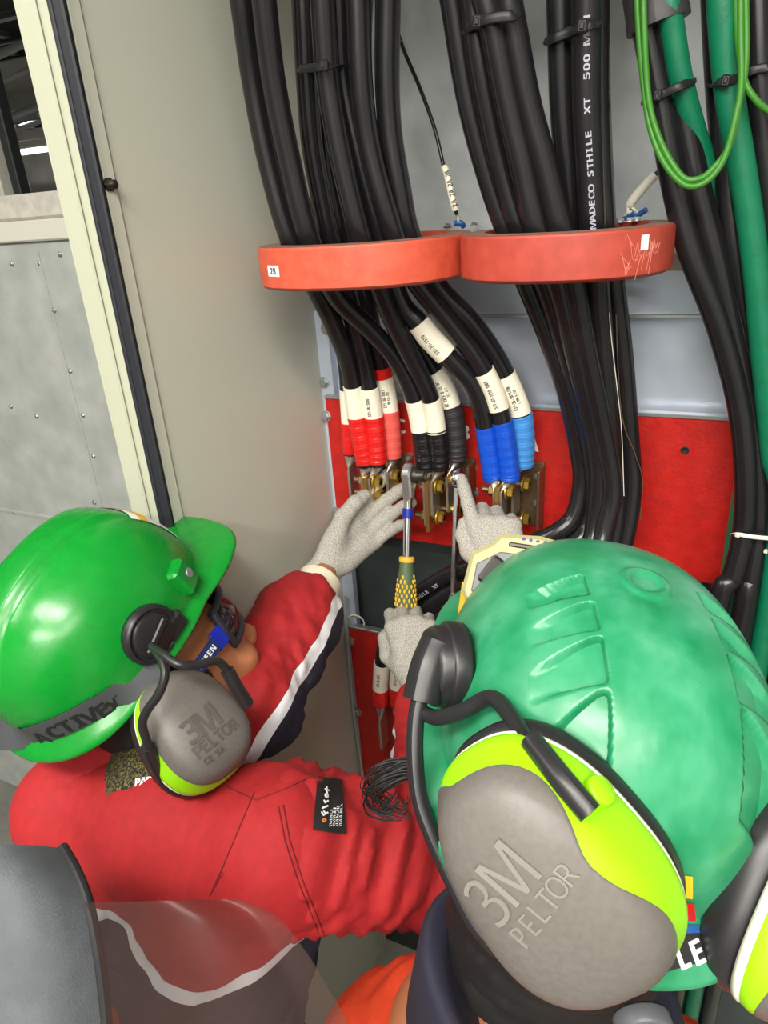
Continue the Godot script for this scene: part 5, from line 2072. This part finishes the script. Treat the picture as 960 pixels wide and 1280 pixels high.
	var nb := ht * Vector3(0, -0.11, 0.035)
	b.tube(curve([nb, nb.lerp(neck, 0.5), neck + Vector3(0, -0.02, 0.0), neck + Vector3(0, -0.05, 0.0)], 4), PackedFloat32Array([0.072, 0.074, 0.076, 0.077, 0.078, 0.079, 0.08, 0.08, 0.08, 0.08, 0.08, 0.08, 0.08]), 32)
	var gm := P(o, "neck_gaiter", b, gt)
	on_cup(b, gm, "PARATI", 172, 978, 0.009, 0.12, M.white, "print")
	legs(o, hip, 0.11, [Vector3(-0.02, 0.48, 0.58), Vector3(0.22, 0.48, 0.58)], [Vector3(-0.02, 0, 0.74), Vector3(0.22, 0, 0.74)], M.navy_cloth, Vector3(0, 0, -1))
	left_helmet(hat, ht)


func head_basis(fw: Vector3, rt: Vector3) -> Basis:
	var z := -fw.normalized()
	var x := (rt - z * rt.dot(z)).normalized()
	return Basis(x, z.cross(x), z)


func left_helmet(ht: Transform3D, face: Transform3D) -> void:
	var o := thing("hard_hat", "glossy bright green hard hat with goggle strap and black pivot disc", "hard hat", ht)
	var opts := {"ridge": 0.022, "peak": 0.062}
	var sh := hat_shell(opts)
	part("shell", sh, M.shell_green, o)
	var w := MB.new()
	w.add(sh, ht)
	# accessory slot boss near the peak with its round badge
	var h := hit(w, 226, 722)
	if h.size():
		var n: Vector3 = h[1]
		var t := frame(h[0], n, ht.basis.y)
		var b := MB.new()
		b.box(t, Vector3(0.030, 0.040, 0.022), 0.004)
		P(o, "slot_boss", b, M.shell_green)
		b = MB.new()
		b.lathe(yframe(t * Vector3(0.004, 0.0, 0.011), n), PackedVector2Array([Vector2(0, 0), Vector2(0.006, 0), Vector2(0.006, 0.001), Vector2(0.005, 0.0014), Vector2(0, 0.0014)]), 18)
		P(o, "badge", b, M.bolt_steel)
	# white and yellow sticker on the front of the shell
	var st := MB.new()
	var sy := MB.new()
	var rows := []
	var rows2 := []
	for i in 9:
		var r := []
		var r2 := []
		for k in 13:
			var th := -PI * 0.5 + lerpf(-0.30, 0.42, k / 12.0)
			r.append(ht * hat_point(th, lerpf(0.55, 0.9, i / 8.0), 0.0012, opts))
			r2.append(ht * hat_point(th, lerpf(0.60, 0.66, i / 8.0), 0.0018, opts))
		rows.append(r)
		rows2.append(r2)
	st.rows(rows, false, true)
	sy.rows(rows2, false, true)
	P(o, "sticker", st, M.white)
	P(o, "sticker_stripe", sy, M.yellow_ink)
	# pivot disc of the hearing protector
	var pv := hit(w, 186, 792)
	if pv.is_empty():
		return
	var pt := yframe(pv[0] - (pv[1] as Vector3) * 0.004, ht.basis.x.lerp(pv[1], 0.5), ht.basis.y)
	var b := MB.new()
	b.lathe(pt, PackedVector2Array([Vector2(0, 0), Vector2(0.033, 0), Vector2(0.034, 0.004), Vector2(0.034, 0.010), Vector2(0.031, 0.013), Vector2(0.029, 0.013), Vector2(0.029, 0.011), Vector2(0.025, 0.011), Vector2(0.024, 0.016), Vector2(0, 0.017)]), 36)
	P(o, "pivot_disc", b, M.black_plastic)
	b = MB.new()
	b.box(pt * Transform3D(Basis(Vector3.UP, 0.3), Vector3(0, 0.018, 0)), Vector3(0.042, 0.004, 0.008), 0.0015)
	P(o, "pivot_bar", b, M.black_plastic)
	# slotted clip beside the disc
	b = MB.new()
	var cl := hit(w, 214, 782)
	if cl.size():
		b.box(frame(cl[0] + (cl[1] as Vector3) * 0.004, cl[1], ht.basis.y), Vector3(0.034, 0.026, 0.012), 0.004)
		P(o, "clip", b, M.black_plastic)
	# forked wire arm
	var a0 := tp(190, 808, 0.725)
	rod("wire_arm", [a0, tp(203, 826, 0.70), tp(206, 845, 0.69), tp(198, 868, 0.69), tp(184, 888, 0.695), tp(178, 905, 0.70), tp(184, 928, 0.71), tp(193, 955, 0.73), tp(203, 972, 0.74)], 0.0046, M.black_plastic, o)
	rod("wire_arm", [a0, tp(204, 818, 0.70), tp(222, 830, 0.69), tp(245, 832, 0.70), tp(268, 826, 0.715), tp(281, 834, 0.725), tp(290, 852, 0.735), tp(302, 872, 0.745)], 0.0046, M.black_plastic, o)
	rod("arm_sheath", [tp(284, 838, 0.728), tp(296, 860, 0.738), tp(309, 880, 0.75)], 0.0075, M.black_plastic, o)
	rod("arm_sheath", [tp(184, 933, 0.715), tp(194, 955, 0.73), tp(204, 972, 0.745)], 0.0075, M.black_plastic, o)
	# cup
	var z := vd(0.56, 0.50, 0.75).normalized()
	var y := vd(-0.35, 0.93, 0.2)
	y = (y - z * y.dot(z)).normalized()
	var t := Transform3D(Basis(y.cross(z), y, z), tp(236, 914, 0.780))
	var cup := ear_cup(t, o, 0.053, 0.064, func(a: float) -> float: return 1.6 + 2.8 * exp(-pow(wrapf(a - 3.7, -PI, PI), 2.0) / 1.2) + 0.3 * sin(a * 3.0))
	on_cup(cup[1], cup[0], "3M", 240, 914, 0.026, 0.66, M.cup_print)
	on_cup(cup[1], cup[0], "PELTOR", 247, 940, 0.013, 0.66, M.cup_print)
	on_cup(cup[1], cup[0], "CE X4", 258, 952, 0.007, 0.66, M.cup_print)
	# goggles over the eyes, their strap round the back of the hat
	goggles(ht, w, face)


func goggles(hat: Transform3D, w: MB, ht: Transform3D) -> void:
	var gt := ht.translated_local(Vector3(0, 0.042, 0.006))
	var o := thing("safety_goggles", "blue-sided safety goggles worn below the peak of the bright green hat", "goggles", gt)
	var b := MB.new()
	var rows := []
	for i in 7:
		var r := []
		for k in 17:
			var a := lerpf(-1.15, 1.15, k / 16.0)
			var yy := lerpf(-0.062, -0.012, i / 6.0)
			var bul := 0.008 * sin(PI * i / 6.0)
			r.append(Vector3(sin(a) * (0.082 + bul), yy, -0.036 - cos(a) * (0.074 + bul)))
		rows.append(r)
	b.rows(rows)
	part("lens", b, M.lens_dark, o)
	b = MB.new()
	for yy in [-0.064, -0.010]:
		var ps := []
		for k in 13:
			var a := lerpf(-1.2, 1.2, k / 12.0)
			ps.append(Vector3(sin(a) * 0.083, yy, -0.036 - cos(a) * 0.075))
		b.tube(curve(ps, 3), flat(0.005), 10)
	for s in [-1.0, 1.0]:
		b.tube(curve([Vector3(0.077 * s, -0.064, -0.066), Vector3(0.081 * s, -0.037, -0.064), Vector3(0.077 * s, -0.01, -0.066)], 4), flat(0.0055), 10)
	part("frame", b, M.seal_rubber, o)
	for s in [-1.0, 1.0]:
		b = MB.new()
		b.box(Transform3D(Basis(Vector3.UP, 0.25 * s), Vector3(0.085 * s, -0.037, -0.052)), Vector3(0.006, 0.028, 0.022), 0.0025)
		part("side_clip", b, M.goggle_blue, o)
	# side strap with lettering, from the goggles to the hat rim
	var so := MB.new()
	var path0 := [gt * Vector3(0.088, -0.037, -0.044), gt * Vector3(0.094, -0.040, -0.012), gt * Vector3(0.097, -0.045, 0.022)]
	var ps := curve(path0, 6)
	ribbon(so, ps, [ht.basis.x], 0.019, 0.0022)
	var st := P(o, "side_strap", so, M.strap_blue)
	var tx := MB.new()
	var d := (ps[0] - ps[ps.size() - 1]).normalized()
	var n := (ht.basis.x - d * ht.basis.x.dot(d)).normalized()
	letters(tx, "KBEEN", 0.0078, Transform3D(Basis(d, n.cross(d), n), ps[4] + n * 0.0026))
	P(st, "print", tx, M.white)
	# grey elastic that runs round the hat
	var pts := []
	var ns := []
	for q in [[199, 836], [185, 846], [165, 858], [140, 872], [115, 886], [90, 899], [65, 910], [42, 917], [20, 919], [4, 917]]:
		var h := hit(w, q[0], q[1])
		if h.size():
			pts.append(h[0] + (h[1] as Vector3) * 0.0015)
			ns.append(h[1])
	if pts.size() > 3:
		# carry it on round the far side of the hat
		for k in 5:
			var lp: Vector3 = hat.affine_inverse() * (pts[-1] as Vector3)
			var a := atan2(lp.z, lp.x) + 0.25
			var q := hat_point(a, 0.97, 0.002, {})
			pts.append(hat * Vector3(q.x, lp.y, q.z))
			ns.append((hat.basis * Vector3(cos(a), 0.1, sin(a))).normalized())
		var cp := curve(pts, 4)
		var cn := []
		for i in cp.size():
			var f := float(i) / 4.0
			cn.append((ns[mini(int(f), ns.size() - 1)] as Vector3).lerp(ns[mini(int(f) + 1, ns.size() - 1)], f - int(f)).normalized())
		var sb := MB.new()
		ribbon(sb, cp, cn, 0.031, 0.0022)
		var strap := P(o, "head_strap", sb, M.strap_grey)
		on_cup(sb, strap, "ACTIVEX", 52, 922, 0.020, 0.42, M.label_black, "print")


func right_worker() -> void:
	var o := person("person in orange jacket and scuffed green helmet seen from behind and above")
	var hc := tp(730, 910, 0.524)
	var rt := vd(0.986, -0.151, -0.064)
	var fw := vd(0.026, 0.527, -0.849)
	var ht := Transform3D(head_basis(fw, rt), hc)
	var neck := hc + Vector3(-0.01, -0.225, 0.035)
	var sl := neck + Vector3(-0.15, -0.215, 0.03)
	var sr := neck + Vector3(0.165, -0.205, -0.03)
	var wr := tp(637, 742, 1.04)
	var er := Vector3(0.66, sr.y - 0.26, 0.46)
	var el := sl + Vector3(-0.02, -0.24, -0.10)
	var wl := el + Vector3(0.10, -0.08, -0.20)
	var hip := neck + Vector3(0.02, -0.58, 0.10)
	var body := head_mesh(ht, neck)
	var kn := [Vector3(hip.x - 0.11, 0.50, 0.74), Vector3(hip.x + 0.11, 0.50, 0.74)]
	var ft := [Vector3(hip.x - 0.11, 0, 0.84), Vector3(hip.x + 0.11, 0, 0.84)]
	limbs(body, [[neck, neck + Vector3(0, -0.12, 0), 0.05, 0.06], [neck + Vector3(-0.06, -0.14, 0.02), hip, 0.09, 0.09], [neck + Vector3(0.06, -0.14, 0.02), hip, 0.09, 0.09], [sl, sr, 0.045, 0.045], [sl, el, 0.045, 0.04], [el, wl, 0.04, 0.028], [sr, er, 0.045, 0.04], [er, wr, 0.04, 0.026],
		[hip, kn[0], 0.08, 0.05], [hip, kn[1], 0.08, 0.05], [kn[0], ft[0] + Vector3(0, 0.09, 0), 0.05, 0.035], [kn[1], ft[1] + Vector3(0, 0.09, 0), 0.05, 0.035]])
	P(o, "body", body, M.skin)
	var ra := (wr - er).normalized()
	var la := (wl - el).normalized()
	var coat := cloth([[sl, sr, 0.066, 0.066], [neck + Vector3(0, -0.16, 0.01), sl, 0.066, 0.07], [neck + Vector3(0, -0.16, 0.01), sr, 0.066, 0.07], [neck + Vector3(0, -0.17, 0.02), neck + Vector3(0, -0.26, 0.03), 0.08, 0.10], [neck + Vector3(-0.07, -0.16, 0.035), neck + Vector3(0.07, -0.16, 0.03), 0.074, 0.074],
		[neck + Vector3(-0.085, -0.20, 0.02), hip + Vector3(-0.06, 0.05, 0), 0.11, 0.12, 0.010, 10.0], [neck + Vector3(0.085, -0.20, 0.01), hip + Vector3(0.06, 0.05, 0), 0.11, 0.12, 0.010, 10.0],
		[sl, el, 0.072, 0.062, 0.008, 26.0], [el, wl, 0.058, 0.045, 0.008, 26.0], [sr, er, 0.072, 0.06, 0.008, 26.0], [er, wr - ra * 0.04, 0.056, 0.04, 0.008, 26.0]], 0.0085)
	P(o, "jacket", coat, M.orange_cloth)
	# navy collar standing open round the neck
	var rows := []
	for i in 9:
		var r := []
		var v := i / 8.0
		for k in 36:
			var a := TAU * k / 36.0
			var rad := lerpf(0.125, 0.098, v * 2.0) if i < 5 else lerpf(0.088, 0.056, (i - 5) / 3.0)
			var yy := lerpf(-0.200, -0.030, minf(v * 2.0, 1.0)) if i < 5 else lerpf(-0.020, -0.09, (i - 5) / 3.0)
			r.append(neck + Vector3(cos(a) * rad * 1.12 + 0.0, yy + 0.045 * maxf(-cos(a), 0.0) + 0.004 * sin(a * 3.0), sin(a) * rad + 0.008))
		rows.append(r)
	var b := MB.new()
	b.rows(rows, true, true)
	P(o, "collar", b, M.navy_cloth)
	# hair below the rim, with a loose curl at the temple
	b = cloth([[ht * Vector3(0.0, -0.02, 0.045), ht * Vector3(0.005, -0.14, 0.055), 0.088, 0.068, 0.008, 120.0], [ht * Vector3(0.02, -0.02, 0.045), ht * Vector3(0.03, -0.20, 0.055), 0.086, 0.066, 0.008, 120.0], [ht * Vector3(0.0, -0.12, 0.055), ht * Vector3(0.0, -0.20, 0.055), 0.066, 0.062, 0.008, 120.0]], 0.006)
	P(o, "hair", b, M.hair)
	b = MB.new()
	var rng := RandomNumberGenerator.new()
	rng.seed = 11
	for k in 46:
		var x := rng.randf_range(-14, 14)
		var y := rng.randf_range(-14, 16)
		var c := rng.randf_range(0.6, 1.2)
		var t := rng.randf_range(0.50, 0.54)
		var ps := [tp(530 + x * 0.3, 962 + y, 0.5), tp(506 + x * 0.5, 960 + y, t), tp(482 + x, 968 + y * 1.2, t), tp(464 + x * 0.9, 980 + y + 6 * c, t + 0.01), tp(466 + x * 1.2 + 4 * c, 1000 + y * 1.3, t + 0.02), tp(482 + x * 1.4 + 10 * c, 1012 + y, t + 0.02), tp(496 + x + 4 * c, 1006 + y * 1.4, t + 0.02)]
		b.tube(curve(ps, 5), PackedFloat32Array([0.001, 0.001, 0.001, 0.0009, 0.0009, 0.0009, 0.0009, 0.0008, 0.0008, 0.0008, 0.0007, 0.0006, 0.0005, 0.0004]), 6)
	P(o, "hair_curl", b, M.hair)
	# right glove, index finger laid along the spanner
	b = MB.new()
	b.tube(PackedVector3Array([wr - ra * 0.05, wr - ra * 0.02, wr + ra * 0.01]), PackedFloat32Array([0.036, 0.035, 0.033]), 24)
	P(o, "under_cuff", b, M.cream_cloth)
	var g := hand(tp(634, 728, 1.05), vd(-0.95, -0.2, -0.1), vd(-0.20, 0.96, -0.2), vd(-0.2, -0.1, -1.0),
		[[0.02, 0.12, 0.12, 0.08], [0.02, 0.9, 1.5, 0.9], [0.0, 1.0, 1.5, 0.9], [-0.03, 1.1, 1.45, 0.9]],
		[Vector3(0.02, 0.02, 0.006), Vector3(0.046, 0.060, 0.008), Vector3(0.050, 0.088, 0.008), Vector3(0.044, 0.106, 0.012)], 0.98, 1.06)
	P(o, "glove", g, M.glove_knit)
	b = hand(wl + la * 0.03, Vector3(1, 0, -0.3), la, Vector3(0, -1, 0),
		[[0.02, 0.4, 0.5, 0.3], [0.0, 0.45, 0.5, 0.3], [0.0, 0.5, 0.5, 0.3], [-0.03, 0.55, 0.5, 0.3]],
		[Vector3(0.02, 0.02, 0.006), Vector3(0.046, 0.055, 0.012), Vector3(0.055, 0.082, 0.018), Vector3(0.056, 0.104, 0.022)])
	P(o, "glove", b, M.glove_knit)
	legs(o, hip, 0.11, kn, ft, M.orange_cloth, Vector3(0, 0, -1))
	right_helmet(ht)


func right_helmet(ht: Transform3D) -> void:
	var o := thing("hard_hat", "scuffed sea-green hard hat with two rows of scoop vents, nearest the viewer", "hard hat", ht)
	var opts := {"vents": [[-0.002, 0.018, 0.041, 0.034], [0.027, 0.021, 0.041, 0.036], [0.058, 0.026, 0.041, 0.037], [0.098, 0.040, 0.041, 0.036]], "button": -0.006, "around": 300, "down": 130, "nape": 0.016}
	var sh := hat_shell(opts)
	part("shell", sh, M.shell_worn, o)
	var w := MB.new()
	w.add(sh, ht)
	# pivot block on the left
	var b := MB.new()
	var t0 := (ht * Vector3(-0.122, 0.034, 0.0) - CAM).dot(FW) - 0.012
	var pv := tp(556, 832, t0)
	var px := -ht.basis.x
	var pt := yframe(pv, px.lerp(ht.basis.z, 0.15), ht.basis.y)
	b.lathe(pt, PackedVector2Array([Vector2(0, -0.012), Vector2(0.030, -0.012), Vector2(0.031, -0.008), Vector2(0.031, 0.0), Vector2(0.029, 0.002), Vector2(0.028, 0.002), Vector2(0.028, 0.008), Vector2(0.025, 0.013), Vector2(0, 0.014)]), 32)
	P(o, "pivot_disc", b, M.black_plastic)
	rod("pivot_block", [tp(548, 806, t0 - 0.01), tp(536, 836, t0 - 0.016), tp(527, 876, t0 - 0.02)], 0.013, M.black_plastic, o)
	# arm to the near cup, and the spring bar down the rim
	rod("wire_arm", [tp(526, 890, t0 - 0.02), tp(548, 897, t0 - 0.035), tp(580, 888, t0 - 0.05), tp(606, 874, t0 - 0.06), tp(622, 876, t0 - 0.07), tp(640, 898, t0 - 0.09), tp(662, 932, 0.372), tp(700, 974, 0.348)], 0.0052, M.black_plastic, o)
	rod("arm_sheath", [tp(664, 926, 0.365), tp(702, 974, 0.343), tp(738, 1017, 0.333)], 0.0062, M.black_plastic, o)
	rod("spring_bar", [tp(528, 860, t0 - 0.02), tp(520, 900, t0 - 0.025), tp(519, 950, t0 - 0.03), tp(525, 1000, t0 - 0.035), tp(541, 1045, t0 - 0.04), tp(566, 1100, t0 - 0.045), tp(592, 1150, t0 - 0.05), tp(622, 1186, t0 - 0.055)], 0.0058, M.black_plastic, o)
	# near cup, tilted back behind the ear
	var z := vd(-0.36, -0.16, 0.92).normalized()
	var y := vd(-0.62, 0.76, 0.0)
	y = (y - z * y.dot(z)).normalized()
	var t := Transform3D(Basis(y.cross(z), y, z), tp(694, 1060, 0.385))
	var band := func(a: float) -> float:      # wide on the upper right side, thin below
		var e := wrapf(a - 0.05, -PI, PI)
		return 0.8 + 3.0 * smoothstep(2.0, 1.3, absf(e - 0.35)) + 3.2 * exp(-(e - 0.05) * (e - 0.05) / 0.2)
	var cup := ear_cup(t, o, 0.050, 0.069, band)
	on_cup(cup[1], cup[0], "3M", 612, 1128, 0.024, 0.95, M.cup_worn_print, "embossed_print", false)
	on_cup(cup[1], cup[0], "PELTOR", 652, 1172, 0.0105, 0.95, M.cup_worn_print, "embossed_print", false)
	var hb := hit(cup[1], 745, 992)
	if hb.size():
		b = MB.new()
		b.lathe(yframe(hb[0], hb[1]), PackedVector2Array([Vector2(0, -0.01), Vector2(0.0078, -0.01), Vector2(0.008, 0.004), Vector2(0.007, 0.006), Vector2(0, 0.0065)]), 24)
		P(cup[0], "lime_button", b, M.lime)
	# far cup at the right edge of the picture
	z = vd(0.62, -0.25, 0.72).normalized()
	y = vd(0.40, 0.90, 0.0)
	y = (y - z * y.dot(z)).normalized()
	t = Transform3D(Basis(y.cross(z), y, z), tp(980, 1115, 0.42))
	ear_cup(t, o, 0.047, 0.064, func(a: float) -> float: return 2.2 + 0.8 * cos(a * 2.0))
	# stickers on the back of the shell, between the cups
	var sk := patch(w, [Vector2(828, 1176), Vector2(908, 1150), Vector2(912, 1192), Vector2(830, 1216)], 0.0012, 0.0006, 6)
	var sp := P(o, "sticker", sk, M.label_black)
	on_cup(sk, sp, "LEA", 852, 1196, 0.0125, 0.28, M.white, "print")
	for q in [[[Vector2(850, 1094), Vector2(866, 1096), Vector2(866, 1124), Vector2(849, 1122)], M.yellow_ink], [[Vector2(850, 1128), Vector2(868, 1130), Vector2(870, 1152), Vector2(850, 1150)], M.tape_red], [[Vector2(848, 1156), Vector2(874, 1156), Vector2(875, 1166), Vector2(849, 1167)], M.terminal_blue]]:
		P(o, "sticker", patch(w, q[0], 0.0012, 0.0006, 4), q[1])
	# ratchet knob of the harness
	b = MB.new()
	b.lathe(yframe(tp(800, 1268, 0.44), vd(0.0, -0.5, 0.85)), PackedVector2Array([Vector2(0, 0), Vector2(0.017, 0), Vector2(0.018, 0.002), Vector2(0.018, 0.010), Vector2(0.015, 0.012), Vector2(0, 0.013)]), 24)
	P(o, "adjusting_knob", b, M.grey_plastic)
	# lamp case at the front of the hat
	lamp_case(ht)


func lamp_case(ht: Transform3D) -> void:
	var o := thing("lamp_case", "cream plastic lamp case with dark grey facets at the front of the scuffed helmet", "lamp")
	var z := vd(-0.25, 0.1, 0.95)
	var t := frame(tp(648, 710, 0.56), z, vd(0.12, 0.98, 0.1))
	var b := MB.new()
	b.prism(t, PackedVector2Array([Vector2(-0.040, -0.025), Vector2(-0.037, 0.006), Vector2(-0.022, 0.016), Vector2(-0.016, 0.024), Vector2(0.014, 0.027), Vector2(0.036, 0.024), Vector2(0.042, 0.01), Vector2(0.042, -0.03), Vector2(-0.036, -0.032)]), 0.02, 0.003)
	part("case", b, M.cream_plastic, o)
	b = MB.new()
	b.prism(t.translated_local(Vector3(0, 0, 0.0185)), PackedVector2Array([Vector2(-0.032, -0.024), Vector2(-0.031, -0.002), Vector2(-0.014, 0.010), Vector2(0.022, 0.011), Vector2(0.036, 0.004), Vector2(0.036, -0.028)]), 0.003, 0.0008)
	part("dark_face", b, M.grey_plastic, o)
	b = MB.new()
	for k in 3:
		b.box(t * Transform3D(Basis(Vector3.BACK, -0.5) * Basis(Vector3.UP, 0.3), Vector3(-0.018 + k * 0.019, -0.006, 0.021)), Vector3(0.013, 0.024, 0.006), 0.002)
	part("facet", b, M.dark_steel, o)
	b = MB.new()
	b.box(t.translated_local(Vector3(0.012, 0.017, 0.0195)), Vector3(0.042, 0.0045, 0.003), 0.0015)
	part("slot", b, M.dark_steel, o)
	for k in 4:
		b = MB.new()
		b.ball(t.translated_local(Vector3(0.002 + k * 0.0055, 0.0225, 0.0192)), Vector3(0.0022, 0.0014, 0.0012), 10, 6)
		part("light_dot", b, M.blue_plastic, o)
	b = MB.new()
	b.tube(curve([t * Vector3(-0.038, -0.02, 0.008), t * Vector3(-0.04, -0.045, -0.01), ht * Vector3(-0.09, 0.035, -0.10)], 6), flat(0.004), 10, true)
	part("strap", b, M.handle_yellow, o)


func hooded_worker() -> void:
	var o := person("person in a grey hood with a tinted face shield at the lower left corner")
	var c := tp(-40, 1330, 0.46)
	var fw := vd(0.80, -0.25, -0.35)
	var rt := vd(-0.1, -0.75, 0.6)
	var ht := Transform3D(head_basis(fw, rt), c)
	var neck := c + Vector3(-0.03, -0.16, 0.09)
	var hip := neck + Vector3(-0.05, -0.55, 0.10)
	var sl := neck + Vector3(-0.10, -0.08, -0.12)
	var sr := neck + Vector3(-0.02, -0.08, 0.19)
	var ht2 := Transform3D(head_basis(Vector3(0.85, -0.45, -0.5), Vector3(0.5, 0, 0.85)), c + Vector3(0, -0.02, 0))
	var body := head_mesh(ht2, neck)
	var el := sl + Vector3(0.02, -0.27, 0.02)
	var er := sr + Vector3(0.0, -0.27, 0.03)
	var wl := el + Vector3(0.12, -0.20, -0.02)
	var wr := er + Vector3(0.10, -0.22, 0.0)
	var kn := [Vector3(hip.x - 0.06, 0.48, hip.z - 0.10), Vector3(hip.x + 0.02, 0.48, hip.z + 0.10)]
	var ft := [Vector3(hip.x - 0.1, 0, hip.z - 0.10), Vector3(hip.x - 0.02, 0, hip.z + 0.12)]
	limbs(body, [[neck, neck + Vector3(0, -0.12, 0), 0.05, 0.08], [neck + Vector3(0, -0.14, 0.0), hip, 0.10, 0.10], [sl, sr, 0.045, 0.045], [sl, el, 0.045, 0.04], [el, wl, 0.04, 0.028], [sr, er, 0.045, 0.04], [er, wr, 0.04, 0.028],
		[hip, kn[0], 0.08, 0.05], [hip, kn[1], 0.08, 0.05], [kn[0], ft[0] + Vector3(0, 0.09, 0), 0.05, 0.035], [kn[1], ft[1] + Vector3(0, 0.09, 0), 0.05, 0.035]])
	P(o, "body", body, M.skin)
	P(o, "jacket", cloth([[sl, sr, 0.075, 0.075], [neck + Vector3(0, -0.08, 0), neck + Vector3(0, -0.14, 0), 0.08, 0.11], [neck + Vector3(0, -0.16, -0.05), hip + Vector3(0, 0.05, -0.05), 0.12, 0.12], [neck + Vector3(0, -0.16, 0.05), hip + Vector3(0, 0.05, 0.05), 0.12, 0.12], [sl, el, 0.07, 0.06], [el, wl, 0.058, 0.045], [sr, er, 0.07, 0.06], [er, wr, 0.058, 0.045]], 0.013), M.hood_grey)
	for q in [[wl, el], [wr, er]]:
		var a: Vector3 = (q[0] - q[1]).normalized()
		P(o, "glove", hand(q[0] + a * 0.02, Vector3(1, 0, 0.2), a, Vector3(0, 0, 1), [[0.02, 0.4, 0.5, 0.3], [0.0, 0.45, 0.5, 0.3], [0.0, 0.5, 0.5, 0.3], [-0.03, 0.55, 0.5, 0.3]], [Vector3(0.02, 0.02, 0.006), Vector3(0.046, 0.055, 0.012), Vector3(0.055, 0.082, 0.018), Vector3(0.056, 0.104, 0.022)]), M.glove_knit)
	legs(o, hip, 0.1, kn, ft, M.hood_grey, Vector3(1, 0, 0))
	# hood: shell that opens towards the cabinet
	var edge := [tp(78, 1060, 0.42), tp(95, 1090, 0.405), tp(110, 1130, 0.395), tp(122, 1190, 0.39), tp(130, 1250, 0.39), tp(135, 1330, 0.39), tp(130, 1420, 0.40)]
	var ec := curve(edge, 5)
	var rows := []
	for i in 9:
		var f := i / 8.0
		var r := []
		for p in ec:
			var s := px_of(p)
			var t := (p - CAM).dot(FW)
			# sweeps back to the left, over the top of the head and away
			r.append(tp(s.x - 260.0 * f, s.y + 34.0 * f * f - 10.0 * sin(f * PI), t + 0.05 * f * f - 0.035 * sin(f * PI)))
		rows.append(r)
	var far := []
	for i in range(8, -1, -1):
		var f := i / 8.0
		var r := []
		for p in ec:
			var s := px_of(p)
			var t := (p - CAM).dot(FW)
			r.append(tp(s.x - 260.0 * f + 6, s.y + 34.0 * f * f + 8.0, t + 0.05 * f * f + 0.10 + 0.10 * sin(f * PI)))
		far.append(r)
	var b := MB.new()
	var all := rows.duplicate()
	all.append_array(far)
	b.rows(all, false, true)
	P(o, "hood", b, M.hood_grey)
	b = MB.new()
	b.tube(ec, flat(0.0035), 10)
	P(o, "hood_edge", b, M.label_black)
	# curved see-through shield
	var vt := thing("face_shield", "see-through tinted face shield hanging in front of the grey hood", "face shield")
	var outer := curve([tp(302, 1121, 0.36), tp(345, 1142, 0.36), tp(378, 1180, 0.36), tp(405, 1222, 0.36), tp(436, 1280, 0.36), tp(455, 1350, 0.36), tp(462, 1420, 0.365)], 5)
	var vr := []
	var inner := curve([tp(103, 1126, 0.398), tp(112, 1150, 0.396), tp(119, 1190, 0.393), tp(126, 1230, 0.392), tp(131, 1280, 0.392), tp(134, 1340, 0.392), tp(132, 1420, 0.40)], 5)
	for lay in [0.0, 0.0018]:
		var rr := []
		for k in 13:
			var f := k / 12.0
			var r := []
			for i in outer.size():
				var p := inner[i].lerp(outer[i], f)
				r.append(CAM + (p - CAM) * (1.0 - 0.09 * sin(PI * minf(f * 1.1, 1.0))) - FW * lay)
			rr.append(r)
		vr.append(rr)
	b = MB.new()
	b.rows(vr[1], false, true)
	P(vt, "shield", b, M.visor)
